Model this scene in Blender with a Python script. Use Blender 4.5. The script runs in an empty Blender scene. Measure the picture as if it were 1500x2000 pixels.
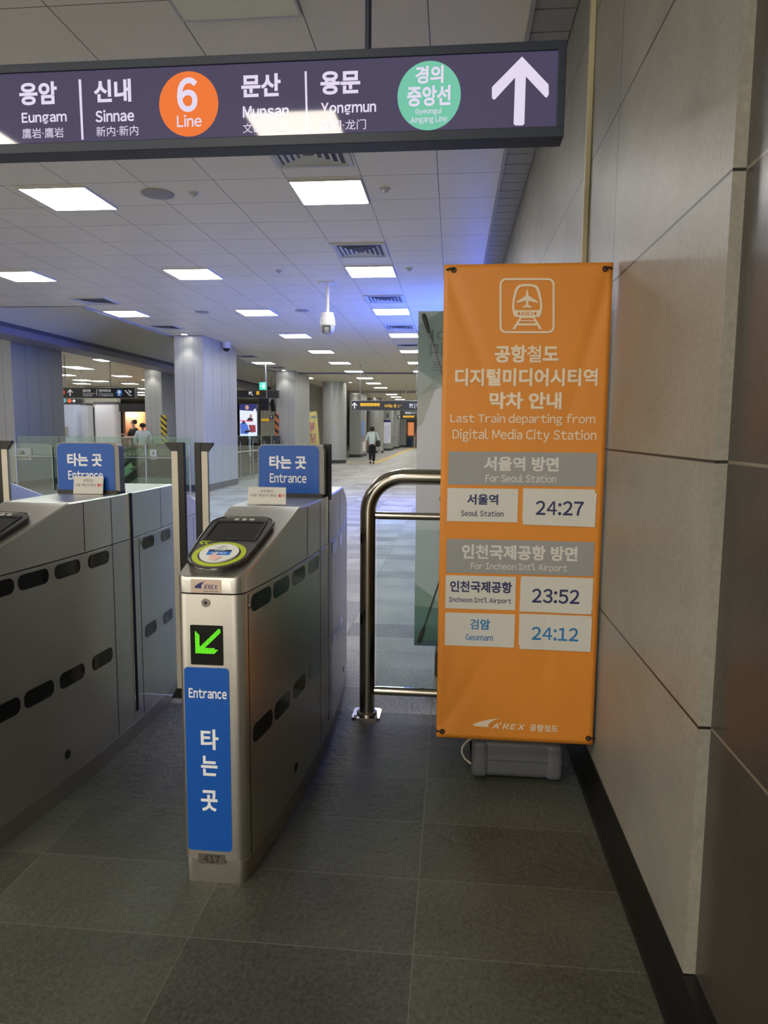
import bpy, bmesh, math, random
from mathutils import Vector, Matrix
random.seed(7)
S = bpy.context.scene
COL = S.collection

# ------------------------------------------------------------------ camera, world, exposure
FPX, CX, CY, CAMH = 1375.0, 750.0, 1000.0, 1.38          # focal length in pixels of the 1500x2000 frame
_y = Vector((885 - CX, 843 - CY, FPX)).normalized()      # the corridor direction in camera axes (right, down, forward)
_x = Vector((1, 0.008, 0)); _x = (_x - _y * _x.dot(_y)).normalized()
_z = _x.cross(_y)
if _z.y > 0: _z = -_z
RM = Matrix((_x, _y, _z))                                # camera axes -> world axes
cam_d = bpy.data.cameras.new('camera'); cam_o = bpy.data.objects.new('camera', cam_d); COL.objects.link(cam_o)
cam_d.sensor_fit = 'HORIZONTAL'; cam_d.sensor_width = 36; cam_d.lens = 36 * FPX / 1500
cam_d.clip_start = 0.02; cam_d.clip_end = 300
_r, _u, _b = RM.col[0], -RM.col[1], -RM.col[2]
cam_o.matrix_world = Matrix(((_r.x, _u.x, _b.x, 0), (_r.y, _u.y, _b.y, 0), (_r.z, _u.z, _b.z, CAMH), (0, 0, 0, 1)))
S.camera = cam_o
W = bpy.data.worlds.new('world'); S.world = W; W.use_nodes = True
W.node_tree.nodes['Background'].inputs[0].default_value = (1, .91, .76, 1)
W.node_tree.nodes['Background'].inputs[1].default_value = 1.7
S.view_settings.view_transform = 'Standard'; S.view_settings.look = 'None'
S.view_settings.gamma = 1; S.view_settings.use_curve_mapping = False
S.view_settings.exposure = 0.0
PANEL_POWER, NEAR_POWER, SCREEN_POWER = 25.0, 42.0, 14.0
try:
    S.cycles.use_denoising = True
    S.cycles.max_bounces = 8; S.cycles.sample_clamp_indirect = 6; S.cycles.caustics_reflective = False; S.cycles.caustics_refractive = False
except Exception: pass

CAM = Vector((0, 0, CAMH))
def ray(px, py): return RM @ Vector((px - CX, py - CY, FPX))
def at(px, py, Y): d = ray(px, py); return CAM + d * (Y / d.y)
def atx(px, py, X): d = ray(px, py); return CAM + d * (X / d.x)
def atz(px, py, Z): d = ray(px, py); return CAM + d * ((Z - CAMH) / d.z)

# ------------------------------------------------------------------ materials
def lin(c):
    return tuple(((v / 255) / 12.92 if v / 255 <= .04045 else ((v / 255 + .055) / 1.055) ** 2.4) for v in c)
MATS = {}
def mat(name, rgb, rough=.5, metal=0., emit=0., coat=0., noise=0., nscale=30., bump=0., alpha=1., spec=.5, stretch=None):
    """rgb in sRGB 0-255"""
    if name in MATS: return MATS[name]
    m = bpy.data.materials.new(name); m.use_nodes = True; nt = m.node_tree; b = nt.nodes['Principled BSDF']
    c = lin(rgb) + (1,)
    b.inputs['Base Color'].default_value = c; b.inputs['Roughness'].default_value = rough; b.inputs['Metallic'].default_value = metal
    b.inputs['Coat Weight'].default_value = coat; b.inputs['Specular IOR Level'].default_value = spec
    if emit:
        b.inputs['Emission Color'].default_value = c; b.inputs['Emission Strength'].default_value = emit
    if noise or bump:
        tc = nt.nodes.new('ShaderNodeTexCoord'); src = tc.outputs['Object']
        if stretch:
            mp = nt.nodes.new('ShaderNodeMapping'); mp.inputs['Scale'].default_value = stretch
            nt.links.new(src, mp.inputs[0]); src = mp.outputs[0]
        n = nt.nodes.new('ShaderNodeTexNoise'); n.inputs['Scale'].default_value = nscale; n.inputs['Detail'].default_value = 4
        nt.links.new(src, n.inputs['Vector'])
        if noise:
            mx = nt.nodes.new('ShaderNodeMix'); mx.data_type = 'RGBA'
            mx.inputs[6].default_value = tuple(v * (1 - noise) for v in c[:3]) + (1,); mx.inputs[7].default_value = tuple(min(1, v * (1 + noise)) for v in c[:3]) + (1,)
            nt.links.new(n.outputs['Fac'], mx.inputs[0]); nt.links.new(mx.outputs[2], b.inputs['Base Color'])
            if metal > .5:
                mr = nt.nodes.new('ShaderNodeMapRange'); mr.inputs[3].default_value = rough * .8; mr.inputs[4].default_value = rough * 1.2
                nt.links.new(n.outputs['Fac'], mr.inputs[0]); nt.links.new(mr.outputs[0], b.inputs['Roughness'])
        if bump:
            bp = nt.nodes.new('ShaderNodeBump'); bp.inputs['Strength'].default_value = bump; bp.inputs['Distance'].default_value = .002
            nt.links.new(n.outputs['Fac'], bp.inputs['Height']); nt.links.new(bp.outputs[0], b.inputs['Normal'])
    MATS[name] = m; return m

def glass(name, tint=(225, 242, 236), refl=.08):
    if name in MATS: return MATS[name]
    m = bpy.data.materials.new(name); m.use_nodes = True; nt = m.node_tree; nt.nodes.clear()
    o = nt.nodes.new('ShaderNodeOutputMaterial'); mx = nt.nodes.new('ShaderNodeMixShader')
    t = nt.nodes.new('ShaderNodeBsdfTransparent'); g = nt.nodes.new('ShaderNodeBsdfGlossy'); f = nt.nodes.new('ShaderNodeFresnel')
    t.inputs[0].default_value = lin(tint) + (1,); g.inputs['Roughness'].default_value = .03; f.inputs[0].default_value = 1.45
    nt.links.new(f.outputs[0], mx.inputs[0]); nt.links.new(t.outputs[0], mx.inputs[1]); nt.links.new(g.outputs[0], mx.inputs[2])
    nt.links.new(mx.outputs[0], o.inputs[0]); MATS[name] = m; return m

def gridmat(name, rgb, line, axes, rough, noise=.25, nscale=60, big=.12, bump=.1, metal=0., lw=.004, spec=.5, boundary=None, rgb2=None, relief=0):
    """stone or ceiling tiles: axes = [(axis index, offset, pitch), ...] joint lines in object space"""
    m = bpy.data.materials.new(name); m.use_nodes = True; nt = m.node_tree; b = nt.nodes['Principled BSDF']; L = nt.links.new; N = nt.nodes.new
    tc = N('ShaderNodeTexCoord'); sp = N('ShaderNodeSeparateXYZ'); L(tc.outputs['Object'], sp.inputs[0])
    fac = None; hsh = None
    def math_(op, a, c=None):
        n = N('ShaderNodeMath'); n.operation = op
        for i, v in enumerate((a, c)):
            if v is None: continue
            if isinstance(v, (int, float)): n.inputs[i].default_value = v
            else: L(v, n.inputs[i])
        return n.outputs[0]
    for ax, off, pitch in axes:
        s = math_('DIVIDE', math_('SUBTRACT', sp.outputs[ax], off), pitch)
        fr = math_('FRACT', math_('ADD', s, 1000.5)); d = math_('ABSOLUTE', math_('SUBTRACT', fr, .5))
        ln = math_('LESS_THAN', d, lw / 2 / pitch)
        fl = math_('FLOOR', math_('ADD', s, 1000.0)); hh = math_('MULTIPLY', fl, 12.9898 if ax == 0 else 78.233)
        hsh = hh if hsh is None else math_('ADD', hsh, hh)
        fac = ln if fac is None else math_('MAXIMUM', fac, ln)
    rnd = math_('FRACT', math_('MULTIPLY', math_('SINE', hsh), 43758.5453))
    n1 = N('ShaderNodeTexNoise'); n1.inputs['Scale'].default_value = nscale; n1.inputs['Detail'].default_value = 5; n1.inputs['Roughness'].default_value = .7; L(tc.outputs['Object'], n1.inputs['Vector'])
    n2 = N('ShaderNodeTexNoise'); n2.inputs['Scale'].default_value = 2.3; n2.inputs['Detail'].default_value = 3; L(tc.outputs['Object'], n2.inputs['Vector'])
    v = math_('ADD', math_('MULTIPLY', math_('SUBTRACT', n1.outputs['Fac'], .5), noise * 4), 1)
    v = math_('ADD', v, math_('MULTIPLY', math_('SUBTRACT', n2.outputs['Fac'], .5), big * 2))
    v = math_('ADD', v, math_('MULTIPLY', math_('SUBTRACT', rnd, .5), big))
    c = lin(rgb)
    cm = N('ShaderNodeMix'); cm.data_type = 'RGBA'; cm.blend_type = 'MULTIPLY'; cm.inputs[0].default_value = 1; cm.inputs[6].default_value = c + (1,)
    if boundary:
        st = math_('GREATER_THAN', sp.outputs[1], boundary)
        c2 = N('ShaderNodeMix'); c2.data_type = 'RGBA'; c2.inputs[6].default_value = c + (1,); c2.inputs[7].default_value = lin(rgb2) + (1,)
        L(st, c2.inputs[0]); L(c2.outputs[2], cm.inputs[6])
    cb = N('ShaderNodeCombineColor'); [L(v, cb.inputs[i]) for i in range(3)]
    L(cb.outputs[0], cm.inputs[7])
    fm = N('ShaderNodeMix'); fm.data_type = 'RGBA'; fm.inputs[7].default_value = lin(line) + (1,); L(cm.outputs[2], fm.inputs[6]); L(fac, fm.inputs[0])
    L(fm.outputs[2], b.inputs['Base Color'])
    b.inputs['Metallic'].default_value = metal; b.inputs['Specular IOR Level'].default_value = spec
    mr = N('ShaderNodeMapRange'); mr.inputs[3].default_value = rough - .08; mr.inputs[4].default_value = rough + .08; L(n1.outputs['Fac'], mr.inputs[0]); L(mr.outputs[0], b.inputs['Roughness'])
    bp = N('ShaderNodeBump'); bp.inputs['Strength'].default_value = bump; bp.inputs['Distance'].default_value = .003
    h = math_('SUBTRACT', n1.outputs['Fac'], math_('MULTIPLY', fac, 1.0))
    if relief:
        n3 = N('ShaderNodeTexNoise'); n3.inputs['Scale'].default_value = relief; n3.inputs['Detail'].default_value = 6; n3.inputs['Distortion'].default_value = .6; L(tc.outputs['Object'], n3.inputs['Vector'])
        h = math_('ADD', h, math_('MULTIPLY', n3.outputs['Fac'], 2.2))
    L(h, bp.inputs['Height']); L(bp.outputs[0], b.inputs['Normal'])
    MATS[name] = m; return m

STEEL = mat('brushed_steel', (206, 203, 196), .36, 1., noise=.08, nscale=9, stretch=(1, 1, 14))
STEEL_TOP = mat('brushed_steel_top', (222, 220, 214), .36, 1., noise=.06, nscale=9, stretch=(14, 1, 1))
STEEL_DK = mat('plinth_steel', (178, 174, 164), .42, 1., noise=.15, nscale=8)
CHROME = mat('polished_steel', (190, 186, 178), .16, 1.)
SEAM = mat('seam_black', (14, 14, 14), .8)
BLACK = mat('black_plastic', (18, 19, 20), .45)
DARKWIN = mat('sensor_window', (22, 23, 25), .12)
BLUE = mat('sticker_blue', (10, 82, 172), .38)
WHITE = mat('white_print', (232, 235, 240), .5)
PAPER = mat('paper_white', (206, 206, 200), .6, noise=.03, nscale=8)
NAVY = mat('navy_print', (38, 44, 92), .5)
SKYB = mat('sky_blue_print', (44, 120, 180), .5)
BLACKP = mat('black_print', (30, 30, 30), .6)
REDP = mat('red_print', (200, 50, 50), .6)
ORANGE = mat('banner_orange', (216, 137, 46), .5, noise=.06, nscale=5, bump=.05)
ORANGE_P = mat('print_orange', (205, 118, 36), .55)
CREAM = mat('banner_print', (228, 214, 190), .55)
GREYP = mat('banner_grey', (148, 150, 150), .5)
GREYL = mat('grey_bar_lettering', (210, 208, 204), .5)
PVC = mat('grey_plastic', (92, 95, 100), .5, noise=.06, nscale=25)
GLASS = glass('clear_glass', (240, 248, 245))
GLASS_G = glass('green_glass', (226, 240, 233))
GLASS_EDGE = mat('glass_edge', (150, 190, 178), .2)
LAMPM = mat('lamp_diffuser', (255, 253, 248), .5, emit=PANEL_POWER)
LAMPN = mat('lamp_diffuser_near', (255, 245, 230), .5, emit=NEAR_POWER)
LAMPOFF = mat('lamp_diffuser_off', (238, 238, 206), .4)
LAMPFR = mat('lamp_frame', (200, 200, 200), .5)
PILLAR = mat('pillar_panel', (182, 185, 182), .36, .15, noise=.05, nscale=3, stretch=(1, 1, .1))
DKGREY = mat('dark_kick', (70, 72, 78), .6)
SIGNFR = mat('sign_frame', (40, 50, 68), .5)

# ------------------------------------------------------------------ builders
def link(name, me, m=None, parent=None, loc=None):
    o = bpy.data.objects.new(name, me); COL.objects.link(o)
    if m is not None and me is not None: me.materials.append(m)
    if parent: o.parent = parent
    if loc: o.location = loc
    return o
def obj(name, bm, m=None, parent=None, loc=None, smooth=None):
    me = bpy.data.meshes.new(name)
    bmesh.ops.recalc_face_normals(bm, faces=bm.faces[:])
    bm.to_mesh(me); bm.free()
    if smooth is not None:
        me.shade_smooth(); me.set_sharp_from_angle(angle=math.radians(smooth))
    return link(name, me, m, parent, loc)
def tag(o, label, cat, group=None, kind=None):
    o['label'] = label; o['category'] = cat
    if group: o['group'] = group
    if kind: o['kind'] = kind
    return o
def thing(name, label, cat, loc=(0, 0, 0), group=None, rz=0):
    o = bpy.data.objects.new(name, None); COL.objects.link(o); o.location = loc; o.rotation_euler.z = rz; o.empty_display_size = .1
    return tag(o, label, cat, group)
def structure(name, bm, m, smooth=None):
    o = obj(name, bm, m, smooth=smooth); o['kind'] = 'structure'; return o
def box(bm, x0, x1, y0, y1, z0, z1, bev=0, seg=2):
    r = bmesh.ops.create_cube(bm, size=1)
    for v in r['verts']: v.co = Vector(((x0 + x1) / 2 + v.co.x * (x1 - x0), (y0 + y1) / 2 + v.co.y * (y1 - y0), (z0 + z1) / 2 + v.co.z * (z1 - z0)))
    if bev:
        es = list({e for v in r['verts'] for e in v.link_edges}); bmesh.ops.bevel(bm, geom=es, offset=bev, segments=seg, affect='EDGES', profile=.5)
    return bm
def bx(*a, **k): return box(bmesh.new(), *a, **k)
def tube(bm, pts, r, n=10, cap=True):
    pts = [Vector(p) for p in pts]; rings = []
    for i, p in enumerate(pts):
        d = (pts[min(i + 1, len(pts) - 1)] - pts[max(i - 1, 0)]).normalized()
        ref = Vector((0, 0, 1)) if abs(d.z) < .9 else Vector((0, 1, 0))
        if i == 0: a = d.cross(ref).normalized()
        else: a = (rings[-1][1] - d * rings[-1][1].dot(d)).normalized()
        b = d.cross(a); rr = r[i] if isinstance(r, (list, tuple)) else r
        rings.append(([bm.verts.new(p + (a * math.cos(t) + b * math.sin(t)) * rr) for t in [2 * math.pi * k / n for k in range(n)]], a))
    for (A, _), (B, _) in zip(rings, rings[1:]):
        for k in range(n): bm.faces.new((A[k], A[(k + 1) % n], B[(k + 1) % n], B[k]))
    if cap: bm.faces.new(rings[0][0]); bm.faces.new(rings[-1][0])
    return bm
def tb(*a, **k): return tube(bmesh.new(), *a, **k)
def lathe(bm, prof, c=(0, 0, 0), n=24):
    """prof [(r,z)...] about the z axis"""
    c = Vector(c); rings = [[bm.verts.new(c + Vector((r * math.cos(2 * math.pi * k / n), r * math.sin(2 * math.pi * k / n), z))) for k in range(n)] for r, z in prof]
    for A, B in zip(rings, rings[1:]):
        for k in range(n): bm.faces.new((A[k], A[(k + 1) % n], B[(k + 1) % n], B[k]))
    bm.faces.new(rings[0]); bm.faces.new(rings[-1]); return bm
def plate(bm, pts, f, t):
    """outline pts (u,v) -> f(u,v,w) ; thickness t along w"""
    a = [bm.verts.new(f(u, v, 0)) for u, v in pts]; b = [bm.verts.new(f(u, v, t)) for u, v in pts]; n = len(pts)
    bm.faces.new(a); bm.faces.new(b)
    for i in range(n): bm.faces.new((a[i], a[(i + 1) % n], b[(i + 1) % n], b[i]))
    return bm
def rrect(x0, x1, y0, y1, r, n=5, rs=None):
    rs = rs or (r, r, r, r); out = []
    for (cx, cy, a0), rr in zip(((x1, y1, 0), (x0, y1, 90), (x0, y0, 180), (x1, y0, 270)), rs):
        sx = -1 if cx == x1 else 1; sy = -1 if cy == y1 else 1
        if rr <= 0: out.append((cx, cy)); continue
        for k in range(n + 1):
            a = math.radians(a0 + 90 * k / n); out.append((cx + sx * rr + rr * math.cos(a), cy + sy * rr + rr * math.sin(a)))
    return out
def circ(cx, cy, rx, ry=None, n=40):
    ry = ry or rx; return [(cx + rx * math.cos(2 * math.pi * k / n), cy + ry * math.sin(2 * math.pi * k / n)) for k in range(n)]
def fy(Y): return lambda u, v, w: Vector((u, Y + w, v))          # plate in a plane facing the viewer
def hole(bm, outer, inner, f, t):
    """ring plate between two outlines with equal point counts"""
    n = len(outer); O0 = [bm.verts.new(f(*p, 0)) for p in outer]; I0 = [bm.verts.new(f(*p, 0)) for p in inner]
    O1 = [bm.verts.new(f(*p, t)) for p in outer]; I1 = [bm.verts.new(f(*p, t)) for p in inner]
    for i in range(n):
        j = (i + 1) % n
        bm.faces.new((O0[i], O0[j], I0[j], I0[i])); bm.faces.new((O1[i], O1[j], I1[j], I1[i]))
        bm.faces.new((O0[i], O0[j], O1[j], O1[i])); bm.faces.new((I0[i], I0[j], I1[j], I1[i]))
    return bm

_fc = bpy.data.curves.new('lettering', 'FONT'); _fc.size = 1; _fc.fill_mode = 'FRONT'; _fc.resolution_u = 4
_fo = bpy.data.objects.new('lettering', _fc)
_gl = {}
def latin(body, bold, shear):
    V, F, x = [], [], 0.0
    for ch in body:
        if ch == ' ': x += .27; continue
        k = (ch, bold, shear)
        if k not in _gl:
            _fc.body = chr(ord(ch) + 0xFEE0); m = None
            for q in (bold, bold * .6, bold * .3, 0):             # a heavier outline that fails to fill falls back to a lighter one
                _fc.offset = q; n_ = bpy.data.meshes.new_from_object(_fo); ar = sum(p.area for p in n_.polygons)
                _fc.offset = 0; z_ = bpy.data.meshes.new_from_object(_fo); a0 = sum(p.area for p in z_.polygons)
                if ar >= a0 * (1 + 2 * q): m = n_; break
            m = m or z_; a = min(v.co.x for v in m.vertices); b = max(v.co.x for v in m.vertices)
            _gl[k] = ([(v.co.x - a, v.co.y, 0) for v in m.vertices], [tuple(p.vertices) for p in m.polygons], b - a); bpy.data.meshes.remove(m)
        vs, fs_, w_ = _gl[k]; o = len(V); V += [(v[0] + x, v[1], 0) for v in vs]; F += [tuple(i + o for i in f) for f in fs_]; x += w_ + (.075 if not bold else .07)
    me = bpy.data.meshes.new('t'); me.from_pydata(V, [], F); return me
def outline_len(m):
    n_ = {}
    for p in m.polygons:
        for k in p.edge_keys: n_[k] = n_.get(k, 0) + 1
    return sum((m.vertices[a].co - m.vertices[b].co).length for (a, b), c in n_.items() if c == 1)
def hangul(body, bold):
    """syllables set one by one; one whose heavier outline would not fill cleanly is set a little lighter"""
    def mesh(ch, q): _fc.body = ch; _fc.offset = q; return bpy.data.meshes.new_from_object(_fo)
    if 'adv' not in _gl: wd = lambda st: max(v.co.x for v in mesh(st, 0).vertices); _gl['adv'] = wd('문문') - wd('문'); _gl['sp'] = wd('문 문') - wd('문문')
    V, F, x = [], [], 0.0
    for ch in body:
        if ch == ' ': x += _gl['sp']; continue
        k = (ch, bold, 'h')
        if k not in _gl:
            m0 = mesh(ch, 0); a0 = sum(p.area for p in m0.polygons); L0 = outline_len(m0); m = m0
            for q in (bold, bold * .85, bold * .7, bold * .5, bold * .35, bold * .17):
                n_ = mesh(ch, q)
                if .995 <= (sum(p.area for p in n_.polygons) - a0) / (L0 * q) <= 1.12: m = n_; break
            _gl[k] = ([tuple(v.co) for v in m.vertices], [tuple(p.vertices) for p in m.polygons])
        vs, fs_ = _gl[k]; o = len(V); V += [(v[0] + x, v[1], 0) for v in vs]; F += [tuple(i + o for i in f) for f in fs_]; x += _gl['adv']
    me = bpy.data.meshes.new('t'); me.from_pydata(V, [], F); return me
def text(body, u0, u1, v0, v1, f, m, parent=None, name='lettering', bold=.02, w=0.0, mirror=False, shear=0, lines=None):
    """letters filling the box u0..u1 x v0..v1, mapped by f(u,v,w)"""
    _fc.body = body; _fc.offset = bold; _fc.shear = shear; _fc.space_line = lines or 1
    if all(ord(ch) < 127 for ch in body): me = latin(body, bold, shear)
    elif bold and not any(33 <= ord(ch) < 127 for ch in body): me = hangul(body, bold)
    else: me = bpy.data.meshes.new_from_object(_fo)
    me.name = name; me.materials.clear(); me.shade_flat()
    xs = [v.co.x for v in me.vertices]; ys = [v.co.y for v in me.vertices]
    if not xs: return None
    a, b, c, d = min(xs), max(xs), min(ys), max(ys)
    for v in me.vertices:
        s = (v.co.x - a) / (b - a); t = (v.co.y - c) / (d - c)
        if mirror: s = 1 - s
        v.co = f(u0 + (u1 - u0) * s, v0 + (v1 - v0) * t, w)
    return link(name, me, m, parent)
def pbox(x0, x1, y0, y1, conv):
    """pixel box -> (u0,u1,v0,v1) on a plane; conv(px,py) -> (u,v)"""
    xm, ym = (x0 + x1) / 2, (y0 + y1) / 2
    return conv(x0, ym)[0], conv(x1, ym)[0], conv(xm, y1)[1], conv(xm, y0)[1]
def children_copy(src, dst, skip=()):
    for ch in list(src.children):
        if ch.name.split('.')[0] in skip: continue
        c = ch.copy(); COL.objects.link(c); c.parent = dst; children_copy(ch, c, skip)
ORD = ['nearest', 'second', 'third', 'fourth', 'fifth', 'sixth', 'seventh', 'eighth', 'ninth', 'tenth', 'eleventh', 'twelfth', 'thirteenth',
       'fourteenth', 'fifteenth', 'sixteenth', 'seventeenth', 'eighteenth', 'nineteenth', 'twentieth']

# ------------------------------------------------------------------ setting
CH = 3.42                                                # ceiling height
XW = 0.56                                                # right wall
FLOORM = gridmat('floor_stone', (66, 68, 60), (98, 99, 90), [(0, -.08, .615), (1, 1.722, .32)], .44, noise=.75, nscale=75, big=.6, bump=1.0, lw=.0035, relief=22,
                 boundary=3.325, rgb2=(168, 168, 164))
bm = bmesh.new()
PIT = (-9.2, -6.5, 16.0, 21.0)
for a in ((-26, PIT[0], -3.3, 72), (PIT[1], 1.2, -3.3, 72), (PIT[0], PIT[1], -3.3, PIT[2]), (PIT[0], PIT[1], PIT[3], 72)): box(bm, *a, -.1, 0)
structure('floor', bm, FLOORM)
bm = bmesh.new(); x0, x1, y0, y1 = PIT
box(bm, x0, x1, y0, y1, -2.6, -2.5); box(bm, x0 - .1, x0, y0, y1, -2.5, -.101); box(bm, x1, x1 + .1, y0, y1, -2.5, -.101); box(bm, x0, x1, y0 - .1, y0, -2.5, -.101); box(bm, x0, x1, y1, y1 + .1, -2.5, -.101)
structure('wall_escalator_pit', bm, mat('pit_grey', (120, 124, 122), .7))

CEILM = gridmat('ceiling_tiles', (234, 226, 202), (92, 90, 84), [(0, -.775, .615), (1, 6.515 - .62, .597)], .42, noise=.05, nscale=45, big=.04, bump=.05, lw=.006)
bm = bmesh.new()
for a in ((-6.25, .33, -3.3, 72), (-8.9, -6.25, -3.3, 11.6), (-26, -8.9, -3.3, 72)): box(bm, *a, CH, CH + .08)
structure('ceiling', bm, CEILM)
# vaulted recess over the escalators and its edge beam
bm = bmesh.new(); prev = None
for k in range(17):
    t = k / 16; x = -6.25 - 2.65 * t; z = CH + .02 + .34 * math.sin(math.pi * t) ** .8
    cur = (bm.verts.new((x, 11.6, z)), bm.verts.new((x, 72, z)))
    if prev: bm.faces.new((prev[0], prev[1], cur[1], cur[0]))
    prev = cur
box(bm, -8.9, -6.25, 11.55, 11.6, CH, CH + .4)
structure('ceiling_vault', bm, mat('vault_cream', (226, 224, 214), .4, noise=.03, nscale=2), smooth=50)
structure('beam_left', bx(-9.55, -8.9, -5, 40, CH - .17, CH), mat('beam_lilac', (150, 150, 168), .5))
structure('trim_5', bx(-8.9, -8.86, 11.6, 40, CH - .03, CH + .1), mat('beam_dark', (96, 96, 116), .5))
structure('trim_6', bx(-6.25, -6.19, 11.6, 40, CH - .03, CH), mat('edge_trim', (170, 170, 172), .5))

# right wall: stone cladding, one polished dark panel nearest the viewer
WALLM = bpy.data.materials.new('wall_stone')
def wall_material(m, rgb, rough, noise, line, zl, yl, spec=.5):
    m.use_nodes = True; nt = m.node_tree; b = nt.nodes['Principled BSDF']; L = nt.links.new; N = nt.nodes.new
    tc = N('ShaderNodeTexCoord'); sp = N('ShaderNodeSeparateXYZ'); L(tc.outputs['Object'], sp.inputs[0])
    fac = None
    for ax, vals in ((2, zl), (1, yl)):
        for v in vals:
            n = N('ShaderNodeMath'); n.operation = 'COMPARE'; n.inputs[1].default_value = v; n.inputs[2].default_value = .0034; L(sp.outputs[ax], n.inputs[0])
            if fac is None: fac = n.outputs[0]
            else:
                k = N('ShaderNodeMath'); k.operation = 'MAXIMUM'; L(fac, k.inputs[0]); L(n.outputs[0], k.inputs[1]); fac = k.outputs[0]
    n1 = N('ShaderNodeTexNoise'); n1.inputs['Scale'].default_value = 70; n1.inputs['Detail'].default_value = 5; L(tc.outputs['Object'], n1.inputs[0])
    n2 = N('ShaderNodeTexNoise'); n2.inputs['Scale'].default_value = 2.5; n2.inputs['Detail'].default_value = 4; n2.inputs['Distortion'].default_value = 1; L(tc.outputs['Object'], n2.inputs[0])
    ad = N('ShaderNodeMath'); ad.operation = 'ADD'; L(n1.outputs[0], ad.inputs[0]); L(n2.outputs[0], ad.inputs[1])
    mr = N('ShaderNodeMapRange'); mr.inputs[1].default_value = .7; mr.inputs[2].default_value = 1.3; L(ad.outputs[0], mr.inputs[0])
    c = lin(rgb); mx = N('ShaderNodeMix'); mx.data_type = 'RGBA'; mx.inputs[6].default_value = tuple(v * (1 - noise) for v in c) + (1,); mx.inputs[7].default_value = tuple(v * (1 + noise) for v in c) + (1,)
    L(mr.outputs[0], mx.inputs[0])
    fm = N('ShaderNodeMix'); fm.data_type = 'RGBA'; fm.inputs[7].default_value = lin(line) + (1,); L(mx.outputs[2], fm.inputs[6]); L(fac, fm.inputs[0]); L(fm.outputs[2], b.inputs['Base Color'])
    b.inputs['Roughness'].default_value = rough; b.inputs['Specular IOR Level'].default_value = spec
    bp = N('ShaderNodeBump'); bp.inputs['Strength'].default_value = .12; bp.inputs['Distance'].default_value = .003
    s = N('ShaderNodeMath'); s.operation = 'SUBTRACT'; L(n1.outputs[0], s.inputs[0]); L(fac, s.inputs[1]); L(s.outputs[0], bp.inputs['Height']); L(bp.outputs[0], b.inputs['Normal'])
ZL = [.725, 1.32, 1.918, 2.515, 3.11]
wall_material(WALLM, (142, 140, 130), .42, .16, (28, 27, 25), ZL, [2.683, 3.83, 4.95, 6.07, 7.2, 8.3])
DARKW = bpy.data.materials.new('wall_stone_polished'); wall_material(DARKW, (62, 58, 52), .3, .3, (120, 112, 100), ZL, [.45, -.67])
structure('wall_right', bx(XW, XW + .3, 1.575, 72, .125, CH + .3), WALLM)
structure('wall_right_polished', bx(XW + .027, XW + .3, -3.3, 1.575, .125, CH + .3), DARKW)
bm = bmesh.new(); prof = [(.522, 0), (.522, .018), (.528, .03), (.542, .06), (.556, .122), (.585, .124), (.86, .124), (.86, 0)]
A = [bm.verts.new((x, -3.3, z)) for x, z in prof]; B = [bm.verts.new((x, 72, z)) for x, z in prof]
for i in range(len(prof)): bm.faces.new((A[i], A[(i + 1) % 8], B[(i + 1) % 8], B[i]))
bm.faces.new(A); bm.faces.new(B)
structure('baseboard_right', bm, mat('black_granite', (20, 20, 20), .28, noise=.3, nscale=60), smooth=50)
bm = bmesh.new(); box(bm, .33, XW + .04, -3.3, 72, CH + .02, CH + .08)
structure('trim_1', bm, mat('slot_black', (30, 30, 30), .8))
bm = bmesh.new()
for k in range(-16, 150):
    box(bm, .352, XW - .004, .13 + k * .2, .13 + k * .2 + .188, CH - .004, CH + .02)
structure('trim_2', bm, mat('slat_grey', (158, 156, 148), .5))
structure('trim_3', bx(.33, .352, -3.3, 72, CH - .02, CH + .02), mat('slat_rail', (170, 168, 160), .5))
# remaining walls, mostly out of sight
FARW = mat('far_wall', (150, 150, 148), .6)
structure('wall_left', bx(-26.2, -26, -3.3, 72, 0, CH + .1), FARW)
structure('wall_far', bx(-26, 1, 72, 72.2, 0, CH + .1), FARW)
# lintel lines across the hall
structure('trim_4', bx(-6.19, .33, 25.0, 25.06, CH - .05, CH), mat('edge_blue', (120, 124, 140), .5))
structure('beam_far', bx(-6.0, .33, 36.2, 36.6, CH - .1, CH), mat('beam_grey', (190, 190, 186), .5))
# tactile strips in the floor
TACT = mat('tactile_yellow', (226, 196, 120), .6)
bm = bmesh.new()
box(bm, -3.50, -3.15, 30.3, 72, 0, .004); structure('trim_7', bm, TACT)
structure('trim_8', bx(-5.6, -3.50, 30.3, 30.65, 0, .004), TACT)

# pillars
def pillar(name, x0, x1, y0, y1, m=PILLAR, h=CH, lines=True):
    o = structure(name, bx(x0, x1, y0, y1, 0, h, bev=.02), m)
    k = obj('kick_plate', bx(x0 - .004, x1 + .004, y0 - .004, y1 + .004, 0, .15), DKGREY, o)
    if lines:
        bm = bmesh.new()
        for x in (x0 + .22 * (x1 - x0) / .66, x0 + .44 * (x1 - x0) / .66): box(bm, x - .002, x + .002, y0 - .002, y0 + .002, .15, h)
        n = max(1, int((y1 - y0) / .7))
        for j in range(1, n + 1): yy = y0 + (y1 - y0) * j / (n + 1); box(bm, x1 - .002, x1 + .002, yy - .002, yy + .002, .15, h); box(bm, x0 - .002, x0 + .002, yy - .002, yy + .002, .15, h)
        obj('panel_joint', bm, mat('joint_grey', (120, 122, 124), .6), o)
    return o
def round_pillar(name, x, y, r):
    bm = bmesh.new(); lathe(bm, [(r, 0), (r, CH)], (x, y, 0), 40); o = structure(name, bm, PILLAR, smooth=40)
    bm = bmesh.new(); lathe(bm, [(r + .006, 0), (r + .006, .15)], (x, y, 0), 40); obj('kick_plate', bm, DKGREY, o, smooth=40)
    return o
PX1, PX0 = -5.46, -6.13
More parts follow.
